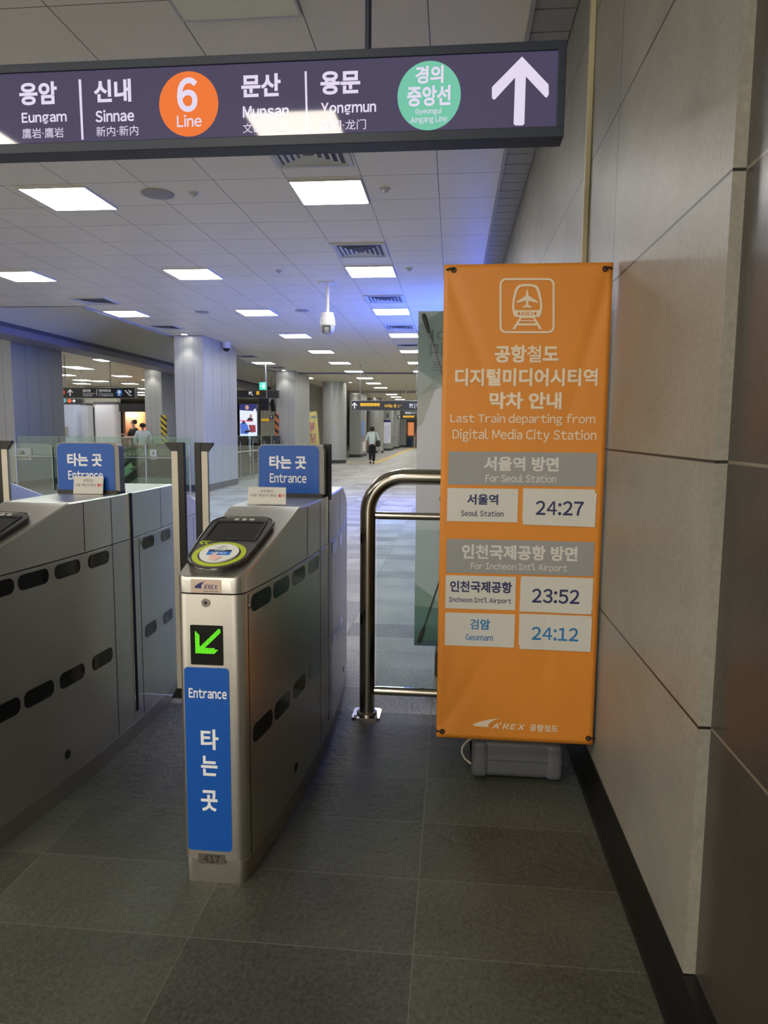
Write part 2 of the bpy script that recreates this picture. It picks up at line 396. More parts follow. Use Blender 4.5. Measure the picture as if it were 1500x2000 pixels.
pillar('pillar_1', PX0, PX1, 15.2, 17.6); pillar('pillar_2', PX0, PX1, 24.2, 26.7)
pillar('pillar_3', -10.55, -9.9, 15.2, 17.3); pillar('pillar_4', -10.5, -9.88, 23.4, 26.4)
round_pillar('pillar_5', -5.04, 29.9, .5)
pillar('pillar_6', -5.42, -4.81, 36.8, 39.3); round_pillar('pillar_7', -4.9, 44.6, .52)
pillar('pillar_8', -4.9, -4.42, 50.1, 52.5); pillar('pillar_9', -4.85, -4.4, 56.2, 58.5); pillar('pillar_10', -4.66, -4.1, 62, 64)
structure('wall_hall', bx(-9.4, -6.3, 34, 34.2, 0, CH + .3), mat('hall_wall', (196, 194, 184), .6))
structure('wall_side', bx(-6.2, -5.5, 33.5, 36.6, 0, CH), mat('side_wall', (130, 132, 130), .5))

# ------------------------------------------------------------------ ceiling lights
def light_panel(cx, cy, dm, label, group='lit ceiling panels', near=False):
    t = thing('ceiling_light', label, 'ceiling light', (cx, cy, CH), group)
    k = dm.name
    if k not in LP:
        h = .305
        a = obj('diffuser', bx(-h + .012, h - .012, -h + .012, h - .012, -.012, -.001), dm, t)
        bm = bmesh.new(); hole(bm, rrect(-h, h, -h, h, .001, 1), rrect(-h + .012, h - .012, -h + .012, h - .012, .001, 1), lambda u, v, w: Vector((u, v, -.016 + w)), .016)
        b = obj('frame', bm, LAMPFR, t); LP[k] = (a, b)
    else:
        for s in LP[k]:
            c = s.copy(); COL.objects.link(c); c.parent = t
    return t
LP = {}
ROW0, ROWP = .185, 3.03
light_panel(-1.085, ROW0 + ROWP + .14, LAMPOFF, 'unlit square ceiling panel above the overhead direction sign', 'unlit ceiling panels')
for cx, nm in ((-1.085, 'right'), (-3.44, 'middle'), (-5.8, 'left')):
    light_panel(cx, -.06, LAMPN, f'lit ceiling panel of the {nm} row out of view just behind the viewer', 'lit panels overhead behind the viewer')  # right and middle mirror in the sign; unseen left one added to brighten
    light_panel(cx, -2.7, LAMPN, f'lit ceiling panel of the {nm} row, added out of sight farthest behind the viewer', 'lit panels overhead behind the viewer')  # unseen row added for more light on the foreground
    n = 0
    if nm == 'left': continue
    for k in range(2, 20):
        light_panel(cx, ROW0 + ROWP * k, LAMPM, f'lit square ceiling panel, {ORD[n]} of the {nm} row counted beyond the overhead sign'); n += 1
for n, k in enumerate((3, 4, 7, 9)):
    light_panel(-5.8, ROW0 + ROWP * k, LAMPM, f'lit square ceiling panel, {ORD[n]} of the left row running past the square pillars')
for gx in (-12.6, -15.6, -18.6, -21.6):  # unseen grid of panels added to brighten the left hall
    for k in range(3, 14, 2): light_panel(gx, ROW0 + ROWP * k + 1.3, LAMPM, 'lit ceiling panel of the left hall added out of sight to brighten it', 'added left hall panels out of sight')
LEFT = [(208, 703, 'just behind the hanging airport sign, topmost there'), (160, 719, 'second from the top left of the airport sign rod'), (128, 732, 'beside the dark left pillar edge'),
        (238, 734, 'above the right half of the hanging airport sign'), (194, 744, 'above the middle of the hanging airport sign'), (160, 749, 'above the left arrow of the airport sign'),
        (254, 749, 'directly above the staircase symbol of the airport sign'), (272, 766, 'right of the hanging airport sign end')]
for px, py, s in LEFT:
    p = atz(px, py, CH); light_panel(p.x, p.y, LAMPM, f'lit ceiling panel {s}', 'lit ceiling panels of the left hall')

# ------------------------------------------------------------------ ceiling fittings
VENTM = mat('vent_metal', (206, 206, 200), .5); VENTD = mat('vent_dark', (104, 104, 106), .7)
def vent(cx, cy, label, s=.3):
    t = thing('ceiling_vent', label, 'ceiling vent', (cx, cy, CH), 'square ceiling diffusers')
    obj('backing', bx(-s, s, -s, s, -.004, -.001), VENTD, t)
    bm = bmesh.new()
    for k in range(5):
        a = s * (1 - k * .19); b = a - s * .085; z0, z1 = -.006 - .004 * k, -.014 - .004 * k
        o = [bm.verts.new((x * a, y * a, z1)) for x, y in ((1, 1), (-1, 1), (-1, -1), (1, -1))]; i = [bm.verts.new((x * b, y * b, z0)) for x, y in ((1, 1), (-1, 1), (-1, -1), (1, -1))]
        for j in range(4): bm.faces.new((o[j], o[(j + 1) % 4], i[(j + 1) % 4], i[j]))
    obj('louvre', bm, VENTM, t)
    bm = bmesh.new(); hole(bm, rrect(-s - .03, s + .03, -s - .03, s + .03, .001, 1), rrect(-s + .005, s - .005, -s + .005, s - .005, .001, 1), lambda u, v, w: Vector((u, v, -.018 + w)), .017); obj('frame', bm, VENTM, t)
for cx, cy, l in ((-1.1, 5.35, 'partly hidden square air diffuser just below the overhead sign edge'), (-1.08, 8.2, 'square air diffuser in front of the second lit panel of the right row'), (-1.09, 11.17, 'square air diffuser in front of the third lit panel of the right row'),
                  (-1.09, 14.15, 'square air diffuser in front of the fourth lit panel of the right row'), (-1.09, 17.1, 'square air diffuser in front of the fifth lit panel of the right row'),
                  (-5.75, 11.1, 'square air diffuser above the nearest lit panel left of the big pillar'), (-5.8, 13.95, 'square air diffuser at the top of the large square pillar'), (-5.8, 19.5, 'square air diffuser between the two square pillars'), (-5.8, 22.9, 'square air diffuser right before the second square pillar')):
    vent(cx, cy, l, .27)
def disc(name, px, py, r, label, cat, m, prof=None, group=None):
    p = atz(px, py, CH); bm = bmesh.new(); lathe(bm, prof or [(r, 0), (r, -.008), (r * .92, -.012), (r * .1, -.012)], (0, 0, 0), 28)
    o = obj(name, bm, m, loc=(p.x, p.y, CH), smooth=40); return tag(o, label, cat, group)
SPKM = mat('speaker_grille', (156, 154, 148), .6)
disc('ceiling_speaker', 308, 378, .14, 'round flush ceiling speaker left between the two nearest lit panels', 'speaker', SPKM)
disc('ceiling_speaker', 395, 609, .12, 'round flush ceiling speaker left of a lit panel of the middle row', 'speaker', SPKM)
disc('ceiling_speaker', 590, 606, .12, 'round flush ceiling speaker beside the hanging dome camera', 'speaker', SPKM)
dp = lambda r: [(r, 0), (r, -.01), (r * .55, -.014), (r * .5, -.034), (r * .1, -.036)]
disc('smoke_detector', 378, 376, .045, 'small round ceiling detector right of the nearest flush speaker', 'smoke detector', mat('detector_white', (190, 190, 186), .5), dp(.045))
disc('smoke_detector', 752, 368, .045, 'small round ceiling detector right of the nearest lit panel', 'smoke detector', MATS['detector_white'], dp(.045))
disc('smoke_detector', 799, 524, .045, 'small round ceiling detector right of the second lit panel of the right row', 'smoke detector', MATS['detector_white'], dp(.045))
disc('smoke_detector', 545, 528, .04, 'small round ceiling detector between two lit panels above the dome camera', 'smoke detector', MATS['detector_white'], dp(.04))
def downlight(x, y, label, power=28):
    t = thing('downlight', label, 'downlight', (x, y, CH), 'round downlights at the pillar heads')
    bm = bmesh.new(); lathe(bm, [(.07, -.002), (.07, -.006), (.01, -.006)], n=20); obj('lamp', bm, mat('downlight_lamp', (255, 250, 238), .5, emit=25), t)
    bm = bmesh.new(); hole(bm, circ(0, 0, .09, n=24), circ(0, 0, .07, n=24), lambda u, v, w: Vector((u, v, -.012 + w)), .011); obj('trim_ring', bm, LAMPFR, t)
    ld = bpy.data.lights.new('downlight_beam', 'SPOT'); ld.energy = power * .8; ld.color = (1, .96, .86); ld.spot_size = math.radians(80); ld.spot_blend = .6; ld.shadow_soft_size = .05
    lo = bpy.data.objects.new('beam', ld); COL.objects.link(lo); lo.parent = t; lo.location = (0, 0, -.03)
downlight(-5.8, 15.0, 'round downlight at the head of the large square pillar')
downlight(-5.8, 24.0, 'round downlight at the head of the second square pillar')
downlight(-10.2, 23.2, 'round downlight at the head of the pillar with yellow striped guard')
downlight(-4.36, 29.9, 'round downlight beside the head of the first round pillar')
downlight(-5.1, 36.6, 'round downlight at the head of the pillar behind the first round pillar')
downlight(-4.9, 43.9, 'round downlight at the head of the far round pillar')
# PTZ dome camera on a drop pole
t = thing('dome_camera', 'white dome security camera hanging on a ceiling pole', 'security camera', (-1.772, 9.94, CH))
CAMW = mat('camera_white', (226, 226, 222), .4)
obj('mounting_plate', bx(-.12, .12, -.09, .09, -.012, 0, bev=.003), CAMW, t)
obj('drop_pole', tb([(0, 0, -.01), (0, 0, -.42)], .024, 14), CAMW, t, smooth=40)
bm = bmesh.new(); lathe(bm, [(.085, -.41), (.088, -.415), (.088, -.455), (.098, -.47), (.107, -.54), (.107, -.585), (.03, -.588)]); obj('housing', bm, CAMW, t, smooth=35)
bm = bmesh.new(); lathe(bm, [(.1, -.588), (.1, -.62), (.085, -.67), (.05, -.705), (.01, -.712)]); obj('dome', bm, mat('dome_grey', (190, 192, 192), .1), t, smooth=50)
bm = bmesh.new(); box(bm, -.055, -.045, -.104, -.06, -.7, -.6); box(bm, .045, .055, -.104, -.06, -.7, -.6); box(bm, -.05, .05, -.106, -.07, -.612, -.597); obj('lens_bracket', bm, mat('bracket_dark', (70, 72, 70), .4), t)
t = thing('dome_camera', 'small dome camera fixed high on the big square pillar', 'security camera', (-5.36, 16.5, CH))
bm = bmesh.new(); lathe(bm, [(.11, 0), (.11, -.1), (.1, -.13), (.02, -.13)]); obj('housing', bm, CAMW, t, smooth=40)
bm = bmesh.new(); lathe(bm, [(.075, -.13), (.07, -.17), (.04, -.2), (.005, -.205)]); obj('dome', bm, BLACK, t, smooth=50)
# blue LED screen on the right wall, behind the banners; its light colours the pillars and the ceiling
t = thing('advertising_screen', 'wide blue LED screen on the right wall behind the banners', 'screen', (XW - .03, 12.4, 0))
obj('screen', bx(-.05, -.045, -1.9, 1.9, 1.25, 2.95), mat('screen_blue', (70, 110, 255), .4, emit=SCREEN_POWER), t)
bm = bmesh.new(); box(bm, -.044, 0, -1.95, 1.95, 1.2, 3.0); obj('housing', bm, BLACK, t)

# ------------------------------------------------------------------ overhead direction sign
SY = 2.45
sg = thing('direction_sign', 'long backlit overhead direction sign with white arrow and line badges', 'sign', (-.63, SY, 2.33))
def sl(px, py): p = at(px, py, SY); return p.x + .63, p.z - 2.33
SW0, SW1, SH0, SH1 = -1.4, .969, .003, .297
SFACE = bpy.data.materials.new('sign_film'); SFACE.use_nodes = True
b_ = SFACE.node_tree.nodes['Principled BSDF']; b_.inputs['Base Color'].default_value = (.012, .011, .016, 1); b_.inputs['Emission Color'].default_value = lin((98, 90, 122)) + (1,); b_.inputs['Emission Strength'].default_value = .55
b_.inputs['Roughness'].default_value = .04; b_.inputs['IOR'].default_value = 1.36
def signprint(name, rgb, e=1.0):
    m = mat(name, rgb, .06, emit=e); m.node_tree.nodes['Principled BSDF'].inputs['IOR'].default_value = 1.3; bb = m.node_tree.nodes['Principled BSDF']; bb.inputs['Base Color'].default_value = tuple(v * .06 for v in lin(rgb)) + (1,); return m
SWH = signprint('sign_white', (232, 222, 246), .92); SOR = signprint('sign_orange', (240, 122, 60), .95); STE = signprint('sign_teal', (118, 198, 170), .95)
bm = bmesh.new()
box(bm, SW0, SW1, 0, .085, SH1 - .028, SH1, bev=.003); box(bm, SW0, SW1, 0, .085, SH0, SH0 + .034, bev=.003)
box(bm, SW1 - .026, SW1, .001, .084, SH0 + .03, SH1 - .024, bev=.003); box(bm, SW0, SW1 - .02, .03, .08, SH0 + .03, SH1 - .025)
obj('frame', bm, SIGNFR, sg)
obj('face', bx(SW0, SW1 - .024, .008, .012, SH0 + .033, SH1 - .027), SFACE, sg)
fs = lambda u, v, w: Vector((u, .0078 - w, v))
T = lambda s, x0, x1, y0, y1, b=.02, m=SWH, nm='lettering': text(s, *pbox(x0, x1, y0, y1, sl), fs, m, sg, nm, b, .0006)
# badges first, so letters on them can sit a little prouder
def badge(nm, cx, cy, rx, ry, m):
    a = sl(cx - rx, cy); b = sl(cx + rx, cy); c = sl(cx, cy + ry); d = sl(cx, cy - ry)
    return obj(nm, plate(bmesh.new(), circ((a[0] + b[0]) / 2, (c[1] + d[1]) / 2, (b[0] - a[0]) / 2, (d[1] - c[1]) / 2, 56), fs, .0004), m, sg)
bo = badge('line_badge', 367, 201, 58, 64, SOR); bo['label'] = 'orange round badge of line 6'
bt = badge('line_badge', 838, 184.5, 62, 68, STE); bt['label'] = 'teal round line badge'
T('응암', 35, 109, 158, 203, .035); T('Eungam', 40, 128, 217, 243, .025); T('鷹岩·鷹岩', 41, 122, 248, 268, 0)
T('신내', 181, 254, 153, 198, .035); T('Sinnae', 184, 260, 212, 236, .025); T('新内·新内', 186, 268, 244, 264, 0)
T('6', 344, 384, 149, 217, .03); T('Line', 344, 392, 222, 246, .015)
T('문산', 470, 547, 142, 187, .035); T('Munsan', 473, 563, 204, 227, .025); T('文山·文山', 473, 557, 238, 257, 0)
T('용문', 625, 703, 136, 182, .035); T('Yongmun', 626, 734, 197, 225, .025); T('龍門·龙门', 626, 714, 232, 252, 0)
T('경의', 811, 866, 126, 161, .03); T('중앙선', 795, 880, 165, 205, .03); T('Gyeongui', 811, 862, 209, 223, .012); T('Jungang Line', 800, 873, 224, 240, .005)
for a in (((151, 153), (156, 153), (161, 271), (157, 271)), ((594, 137), (598, 137), (601, 260), (597, 260))):
    obj('divider', plate(bmesh.new(), [sl(*p) for p in a], fs, .0006), SWH, sg)
ARW = [(1020, 108), (1072, 163), (1072.5, 182), (1069, 188), (1066, 188), (1027.5, 147), (1024.5, 240), (1021, 243), (1007, 243), (1003.5, 240), (1006.5, 149), (967, 192), (963, 192), (961, 188), (961, 168)]
obj('arrow', plate(bmesh.new(), [sl(*p) for p in ARW], fs, .0006), SWH, sg)
ax_ = at(719, 90, SY + .04).x + .63
obj('suspension_rod', tb([(ax_, .042, SH1 - .002), (ax_, .042, CH - 2.33)], .0105, 12), SIGNFR, sg, smooth=40)
obj('suspension_rod', tb([(-1.37, .042, SH1 - .002), (-1.37, .042, CH - 2.33)], .0105, 12), SIGNFR, sg, smooth=40)

# ------------------------------------------------------------------ ticket gates
GY, GL = 1.955, 2.0
def wr(y):                                               # right side of a gate cabinet in plan, bulging like a lens
    return .181 - .079 * ((y - 1.02) / 1.0) ** 2
def rc(y, r=.032):                                       # rounded vertical corners at both ends
    d = min(y, GL - y)
    return 0 if d >= r else r - math.sqrt(max(0, r * r - (r - d) ** 2))
XL = -.10
def ztop(y):
    if y < .015: return .947 + .010 * math.sqrt(max(0, 1 - ((.015 - y) / .015) ** 2))
    if y < .51: return .957 + .149 * (y - .015) / .495
    if y > 1.47: return 1.106 - .149 * (y - 1.47) / (GL - 1.47)
    return 1.106
YS = sorted(set([0, .002, .005, .01, .015, .02, .026, .032, .5099, .5101, 1.469, 1.471, GL - .032, GL - .026, GL - .02, GL - .01, GL - .005, GL - .002, GL] + [.032 + (GL - .064) * k / 26 for k in range(27)]))
def loft(z0, zt, inset=0.0, ys=YS, chamfer=.004):
    bm = bmesh.new(); prev = None
    for y in ys:
        xl = XL + rc(y) + inset; xr = wr(y) - rc(y) - inset; t = zt(y) if callable(zt) else zt; yy = min(max(y, inset), GL - inset)
        P = [(xl, z0), (xl, t - chamfer), (xl + chamfer, t), (xr - chamfer, t), (xr, t - chamfer), (xr, z0)]
        cur = [bm.verts.new((x, yy, z)) for x, z in P]
        if prev:
            for i in range(6): bm.faces.new((prev[i], prev[(i + 1) % 6], cur[(i + 1) % 6], cur[i]))
        else: bm.faces.new(cur)
        prev = cur
    bm.faces.new(prev); bmesh.ops.remove_doubles(bm, verts=bm.verts, dist=1e-5); return bm
def fside(u, v, w): return Vector((wr(u) + w, u, v))      # plate on the bulging side
def side_strip(y0, y1, z0, z1, off=.0012):
    bm = bmesh.new(); n = max(1, int(abs(y1 - y0) / .08)); prev = None
    for k in range(n + 1):
        y = y0 + (y1 - y0) * k / n; cur = [bm.verts.new((wr(y) - .002, y, z0)), bm.verts.new((wr(y) + off, y, z0)), bm.verts.new((wr(y) + off, y, z1)), bm.verts.new((wr(y) - .002, y, z1))]
        if prev:
            for i in range(4): bm.faces.new((prev[i], prev[(i + 1) % 4], cur[(i + 1) % 4], cur[i]))
        else: bm.faces.new(cur)
        prev = cur
    bm.faces.new(prev); return bm
GX = -.70
def gl(px, py): p = at(px, py, GY); return p.x - GX, p.z   # front face of the nearest gate
ff = lambda u, v, w: Vector((u, -w, v))
LIME = mat('lime_ring', (176, 196, 40), .4); READER = mat('reader_grey', (74, 76, 78), .35)
def gate():
    t = thing('ticket_gate', 'nearest steel ticket gate with blue entrance sticker and green arrow on its front', 'ticket gate', (GX, GY, 0), 'steel ticket gates side by side')
    obj('plinth', loft(0, .074, .004), STEEL_DK, t, smooth=35)
    lo = obj('cabinet', loft(.076, .9015, chamfer=.0012), STEEL, t, smooth=35)
    obj('seam', loft(.0735, .91, .006), SEAM, t, smooth=35)
    up = obj('top_cover', loft(.906, ztop, chamfer=.005), STEEL_TOP, t, smooth=25)
    # vertical seams of the side panels
    for y, z0, z1 in ((.036, .08, .897), (.80, .08, 1.095), (.60, .91, 1.1), (1.04, .08, .897), (1.30, .91, 1.098), (1.86, .08, .897)):
        obj('panel_seam', side_strip(y, y + .0035, z0, z1, .0006), SEAM, t)
    obj('flap_slot', side_strip(.955, .985, .12, 1.104, .001), SEAM, t)
    obj('slot_trim', side_strip(.945, .954, .11, 1.104, .003), CHROME, t)
    for zc, hh in ((.862, .027), (.452, .030)):
        for yc in (.135, .305, .49, .695, 1.14, 1.36):
            hw = .076 if yc < .9 else .066
            obj('sensor_window', plate(bmesh.new(), rrect(yc - hw, yc + hw, zc - hh, zc + hh, .024), fside, .0012), DARKWIN, t)
    for yc, zc in ((.44, .165), (1.5, .165)): obj('service_hole', plate(bmesh.new(), circ(yc, zc, .017, n=20), fside, .0012), SEAM, t)
    for yc, zc in ((.05, .86), (.775, .872), (1.06, .872)): obj('panel_lock', plate(bmesh.new(), circ(yc, zc, .009, n=16), fside, .0025), CHROME, t)
    # front: brand plate, lock, arrow display, sticker, number plate
    R = lambda x0, x1, y0, y1, r: rrect(*pbox(x0, x1, y0, y1, gl), r)
    pl = obj('name_plate', plate(bmesh.new(), R(373, 432, 1131.5, 1158, .002), ff, .002), mat('plate_steel', (206, 186, 172), .3, 1.), t)
    fp = lambda u, v, w: Vector((u, -.0023 - w, v))
    arex(pl, pbox(380, 425, 1136, 1152, gl), fp, mat('logo_navy', (36, 44, 110), .4), rail=True)
    kl = obj('front_lock', plate(bmesh.new(), circ(*gl(402, 1177), .013, n=24), ff, .003), CHROME, t)
    obj('keyhole', plate(bmesh.new(), circ(*gl(402, 1177), .005, n=12), lambda u, v, w: Vector((u, -.0032 - w, v)), .0004), BLACK, kl)
    dd = obj('arrow_display', plate(bmesh.new(), R(372.5, 436, 1221, 1298.5, .004), ff, .002), mat('display_black', (10, 12, 10), .15), t)
    bm = bmesh.new(); rows = ['...............##', '..............###', '#............####', '##..........####.', '###........####..', '###.......####...', '###......####....', '###.....####.....', '###....####......', '###...####.......',
                              '###..####........', '###.####.........', '#######..........', '#############....', '###############..', '##############...', '#############....']
    a, b, c, d = pbox(383, 430, 1229, 1275, gl)
    for j, r in enumerate(rows):
        for i, ch in enumerate(r):
            if ch == '#':
                u = a + (b - a) * i / 16; v = d - (d - c) * j / 16; s = (b - a) / 16 * .43
                plate(bm, circ(u, v, s, n=6), lambda u, v, w: Vector((u, -.0022 - w, v)), .0006)
    obj('led_arrow', bm, mat('led_green', (95, 235, 30), .4, emit=1.4), dd)
    st = obj('front_sticker', plate(bmesh.new(), R(364, 450.5, 1304, 1661, .012), ff, .0012), BLUE, t)
    f2 = lambda u, v, w: Vector((u, -.0014 - w, v))
    text('Entrance', *pbox(369, 443, 1345, 1364, gl), f2, WHITE, st, bold=.025)
    for s, y0, y1 in (('타', 1424, 1464), ('는', 1476, 1515), ('곳', 1543, 1584)): text(s, *pbox(392.5 if s == '타' else 393, 427 if s == '타' else 425, y0, y1, gl), f2, WHITE, st, bold=.03)
    npl = obj('number_plate', plate(bmesh.new(), R(387.5, 440, 1667, 1687, .004), ff, .0015), mat('number_plate_grey', (112, 108, 100), .4, .6), t)
    text('417', *pbox(398, 430, 1670, 1684, gl), lambda u, v, w: Vector((u, -.0018 - w, v)), BLACKP, npl)
    # card reader on the sloped top
    sy, sz = .495 / math.hypot(.495, .149), .149 / math.hypot(.495, .149)
    fr = lambda u, v, w: Vector((u, .015 + v * sy - w * sz, .957 + v * sz + w * sy))
    out = []
    for k in range(17):                                       # round lower end, wide rounded upper end
        a = math.pi + math.pi * k / 16; out.append((-.006 + .092 * math.cos(a), .108 + .098 * math.sin(a)))
    out += [(.100, .22)] + [(.055 + .052 * math.cos(math.radians(q)), .336 + .054 * math.sin(math.radians(q))) for q in range(0, 91, 15)]
    out += [(-.055 + .052 * math.cos(math.radians(q)), .336 + .054 * math.sin(math.radians(q))) for q in range(90, 181, 15)] + [(-.106, .22)]
    rp = obj('card_reader', plate(bmesh.new(), out, fr, .014), READER, t)
    cxo, cyo = -.004, .21
    bm = bmesh.new(); ring = [fr(cxo + (u - cxo) * 1.0, cyo + (v - cyo) * 1.0, .012) for u, v in out]; tube(bm, ring + [ring[0], ring[1]], .005, 8, cap=False); obj('reader_rim', bm, mat('rim_dark', (96, 96, 94), .2, .9), rp, smooth=60)
    f3 = lambda z: (lambda u, v, w: fr(u, v, z + w))
    obj('screen', plate(bmesh.new(), [(-.084, .208), (.078, .208), (.078, .345), (-.084, .345)], f3(.0142), .0008), mat('reader_screen', (34, 36, 34), .1), rp)
    bm = bmesh.new(); hole(bm, [(-.09, .203), (.084, .203), (.084, .352), (-.09, .352)], [(-.082, .210), (.076, .210), (.076, .343), (-.082, .343)], f3(.0142), .004); obj('screen_bezel', bm, BLACK, rp)
    bm = bmesh.new(); hole(bm, circ(-.006, .108, .082), circ(-.006, .108, .066), f3(.0142), .0012); obj('target_ring', bm, LIME, rp)
    pad = obj('card_target', plate(bmesh.new(), circ(-.006, .110, .060), f3(.0142), .005), mat('pad_white', (226, 232, 232), .35), rp)
    obj('card_picture', plate(bmesh.new(), rrect(-.042, .030, .092, .125, .003), f3(.0194), .0006), mat('card_blue', (28, 120, 220), .4), rp)
    obj('card_picture', plate(bmesh.new(), rrect(-.042, .030, .114, .126, .002), f3(.0199), .0006), mat('card_navy', (32, 44, 84), .4), rp)
    text('CARD', -.022, .010, .1165, .1235, f3(.0207), WHITE, rp, bold=.02)
    text('교통카드', -.032, .020, .097, .110, f3(.0202), WHITE, rp, bold=.02)
    text('交通卡', -.016, .004, .149, .156, f3(.0194), BLACKP, rp, bold=.02); text('交通カード', -.024, .012, .137, .144, f3(.0194), BLACKP, rp, bold=.02)
    hand = [(-.024, .058), (-.026, .076), (-.032, .082), (-.030, .088), (-.022, .084), (-.020, .098), (-.013, .103), (-.009, .098), (-.008, .088), (0, .088), (.008, .083), (.012, .074), (.006, .064), (0, .053)]
    obj('pointing_hand', plate(bmesh.new(), hand, f3(.0206), .0006), mat('hand_print', (228, 190, 186), .5), rp)
    for dx in (0, .016):
        obj('chevron', plate(bmesh.new(), [(-.096 + dx, .186), (-.084 + dx, .20), (-.076 + dx, .20), (-.088 + dx, .186), (-.078 + dx, .172), (-.086 + dx, .172)], f3(.0142), .0008), LIME, rp)
    for u in (-.026, .0, .026):
        obj('indicator', plate(bmesh.new(), circ(u, .368, .009, .007, n=20), f3(.0142), .002), mat('indicator_clear', (190, 192, 186), .2), rp)
    obj('notice_strip', plate(bmesh.new(), [(-.055, .398), (.055, .398), (.06, .428), (-.05, .428)], fr, .001), mat('notice_silver', (196, 194, 186), .35, .4), t)
    bd = bmesh.new()
    for j in range(3): plate(bd, [(-.035 + j * .004, .404 + j * .008), (.04, .404 + j * .008), (.04, .408 + j * .008), (-.035 + j * .004, .408 + j * .008)], lambda u, v, w: fr(u, v, .0012 + w), .0003)
    obj('notice_print', bd, WHITE, t)
    # upright entrance board
    eb = obj('entrance_board', plate(bmesh.new(), rrect(XL + .002, .178, 1.118, 1.322, .022, rs=(.026, .026, .002, .002)), fy(.885), .045), mat('board_edge', (120, 120, 116), .45, .8), t, smooth=30)
    obj('board_face', plate(bmesh.new(), rrect(XL + .006, .158, 1.122, 1.318, .02, rs=(.024, .024, .002, .002)), fy(.883), .0018), BLUE, eb)
    fb = lambda u, v, w: Vector((u, .8826 - w, v))
    gb = lambda px, py: (at(px, py, GY + .883).x - GX, at(px, py, GY + .883).z)
    text('타는 곳', *pbox(526, 598, 890, 916, gb), fb, WHITE, eb, bold=.035); text('Entrance', *pbox(527, 598.5, 925, 943, gb), fb, WHITE, eb, bold=.02)
    obj('board_gasket', bx(XL + .004, .17, .878, .95, 1.104, 1.122), BLACK, t)
    return t

def arex(par, bxs, f, m, rail=False, korean=None):
    """swoosh and wordmark in the box u0,u1,v0,v1"""
    u0, u1, v0, v1 = bxs; U = lambda s: u0 + (u1 - u0) * s; V = lambda s: v0 + (v1 - v0) * s
    k = .43 if korean is None else .32
    sw = [(0, .28), (.02, .40), (.08, .56), (.16, .72), (.27, .88), (.40, .97), (k * 1.14, 1.0), (k * .92, .88), (k * .78, .70), (k * .70, .50), (k * .69, .34), (k * .74, .18), (.14, .18), (.03, .22)] if not korean else \
         [(0, .24), (.015, .36), (.07, .56), (.14, .74), (.21, .88), (.28, .97), (.325, 1.0), (.25, .82), (.215, .62), (.19, .42), (.18, .28), (.19, .10), (.10, .12), (.02, .16)]
    obj('logo_swoosh', plate(bmesh.new(), [(U(a), V(b)) for a, b in sw], f, .0005), m, par)
    if korean:
        text("A'REX", U(.225), U(.62), V(.0), V(.62), f, m, par, 'logo_lettering', .03, .0005, shear=.25); text(korean, U(.67), U(1), V(-.08), V(.60), f, m, par, 'logo_lettering', .03, .0005)
    else:
        text("A'REX", U(.40), U(1), V(.12), V(.74), f, m, par, 'logo_lettering', .02, .0005, shear=.25)
        if rail: text('Airport Railroad', U(.38), U(1), V(-.26), V(-.04), f, m, par, 'logo_lettering', .0, .0005)

g1 = gate()
def gate_copy(dx, label):
    t = g1.copy(); COL.objects.link(t); t.location = (GX + dx, GY, 0); t['label'] = label; children_copy(g1, t, ('number_plate',)); return t
g2 = gate_copy(-.872, 'steel ticket gate left of the nearest one, cut by the left frame edge')
g3 = gate_copy(-1.744, 'ticket gate farthest left, only its blue lit rear end showing')
FLAPW = mat('flap_strip', (206, 200, 184), .5)
def flap(par, s, xin, xout, short=False):
    """sliding glass barrier; s=+1 reaches to the right of the gate"""
    yf = .968
    pts = [(xin, 1.110), (xin, 1.30), (xin + s * .004, 1.308), (xin + s * .018, 1.314), (xout, 1.314), (xout, .2 if not short else 1.11)]
    if not short: pts += [(s * .17 if s > 0 else XL - .012, .2), (s * .17 if s > 0 else XL - .012, 1.110)]
    fl = obj('gate_flap', plate(bmesh.new(), pts, fy(yf), .01), GLASS, par)
    fl['label'] = 'clear glass barrier panel'
    bm = bmesh.new(); box(bm, min(xin, xin + s * .004), max(xin, xin + s * .004), yf + .001, yf + .009, 1.112, 1.302); obj('glass_edge', bm, GLASS_EDGE, fl)
    z0 = .19 if not short else 1.09
    a = xout; b = xout + s * .030
    obj('edge_strip', bx(min(a, b), max(a, b), yf - .006, yf + .016, z0, 1.325, bev=.003), BLACK, fl)
    if not short:
        c = xout - s * .027
        obj('light_strip', bx(min(a, c), max(a, c), yf - .003, yf + .013, .235, 1.297), FLAPW, fl)
        d = xout - s * .05
        obj('end_cap', plate(bmesh.new(), [(a, 1.325), (d, 1.325), (d, 1.315), (xout - s * .03, 1.288), (a, 1.288)], fy(yf - .005), .02), BLACK, fl)
        obj('end_cap', plate(bmesh.new(), [(a, .19), (d, .19), (d, .2), (xout - s * .03, .236), (a, .236)], fy(yf - .005), .02), BLACK, fl)
flap(g1, -1, .05, -.367); flap(g1, 1, .0, .163, short=True)
flap(g2, 1, .135, .40); flap(g2, -1, -.165, -.40)
flap(g3, 1, .135, .385)

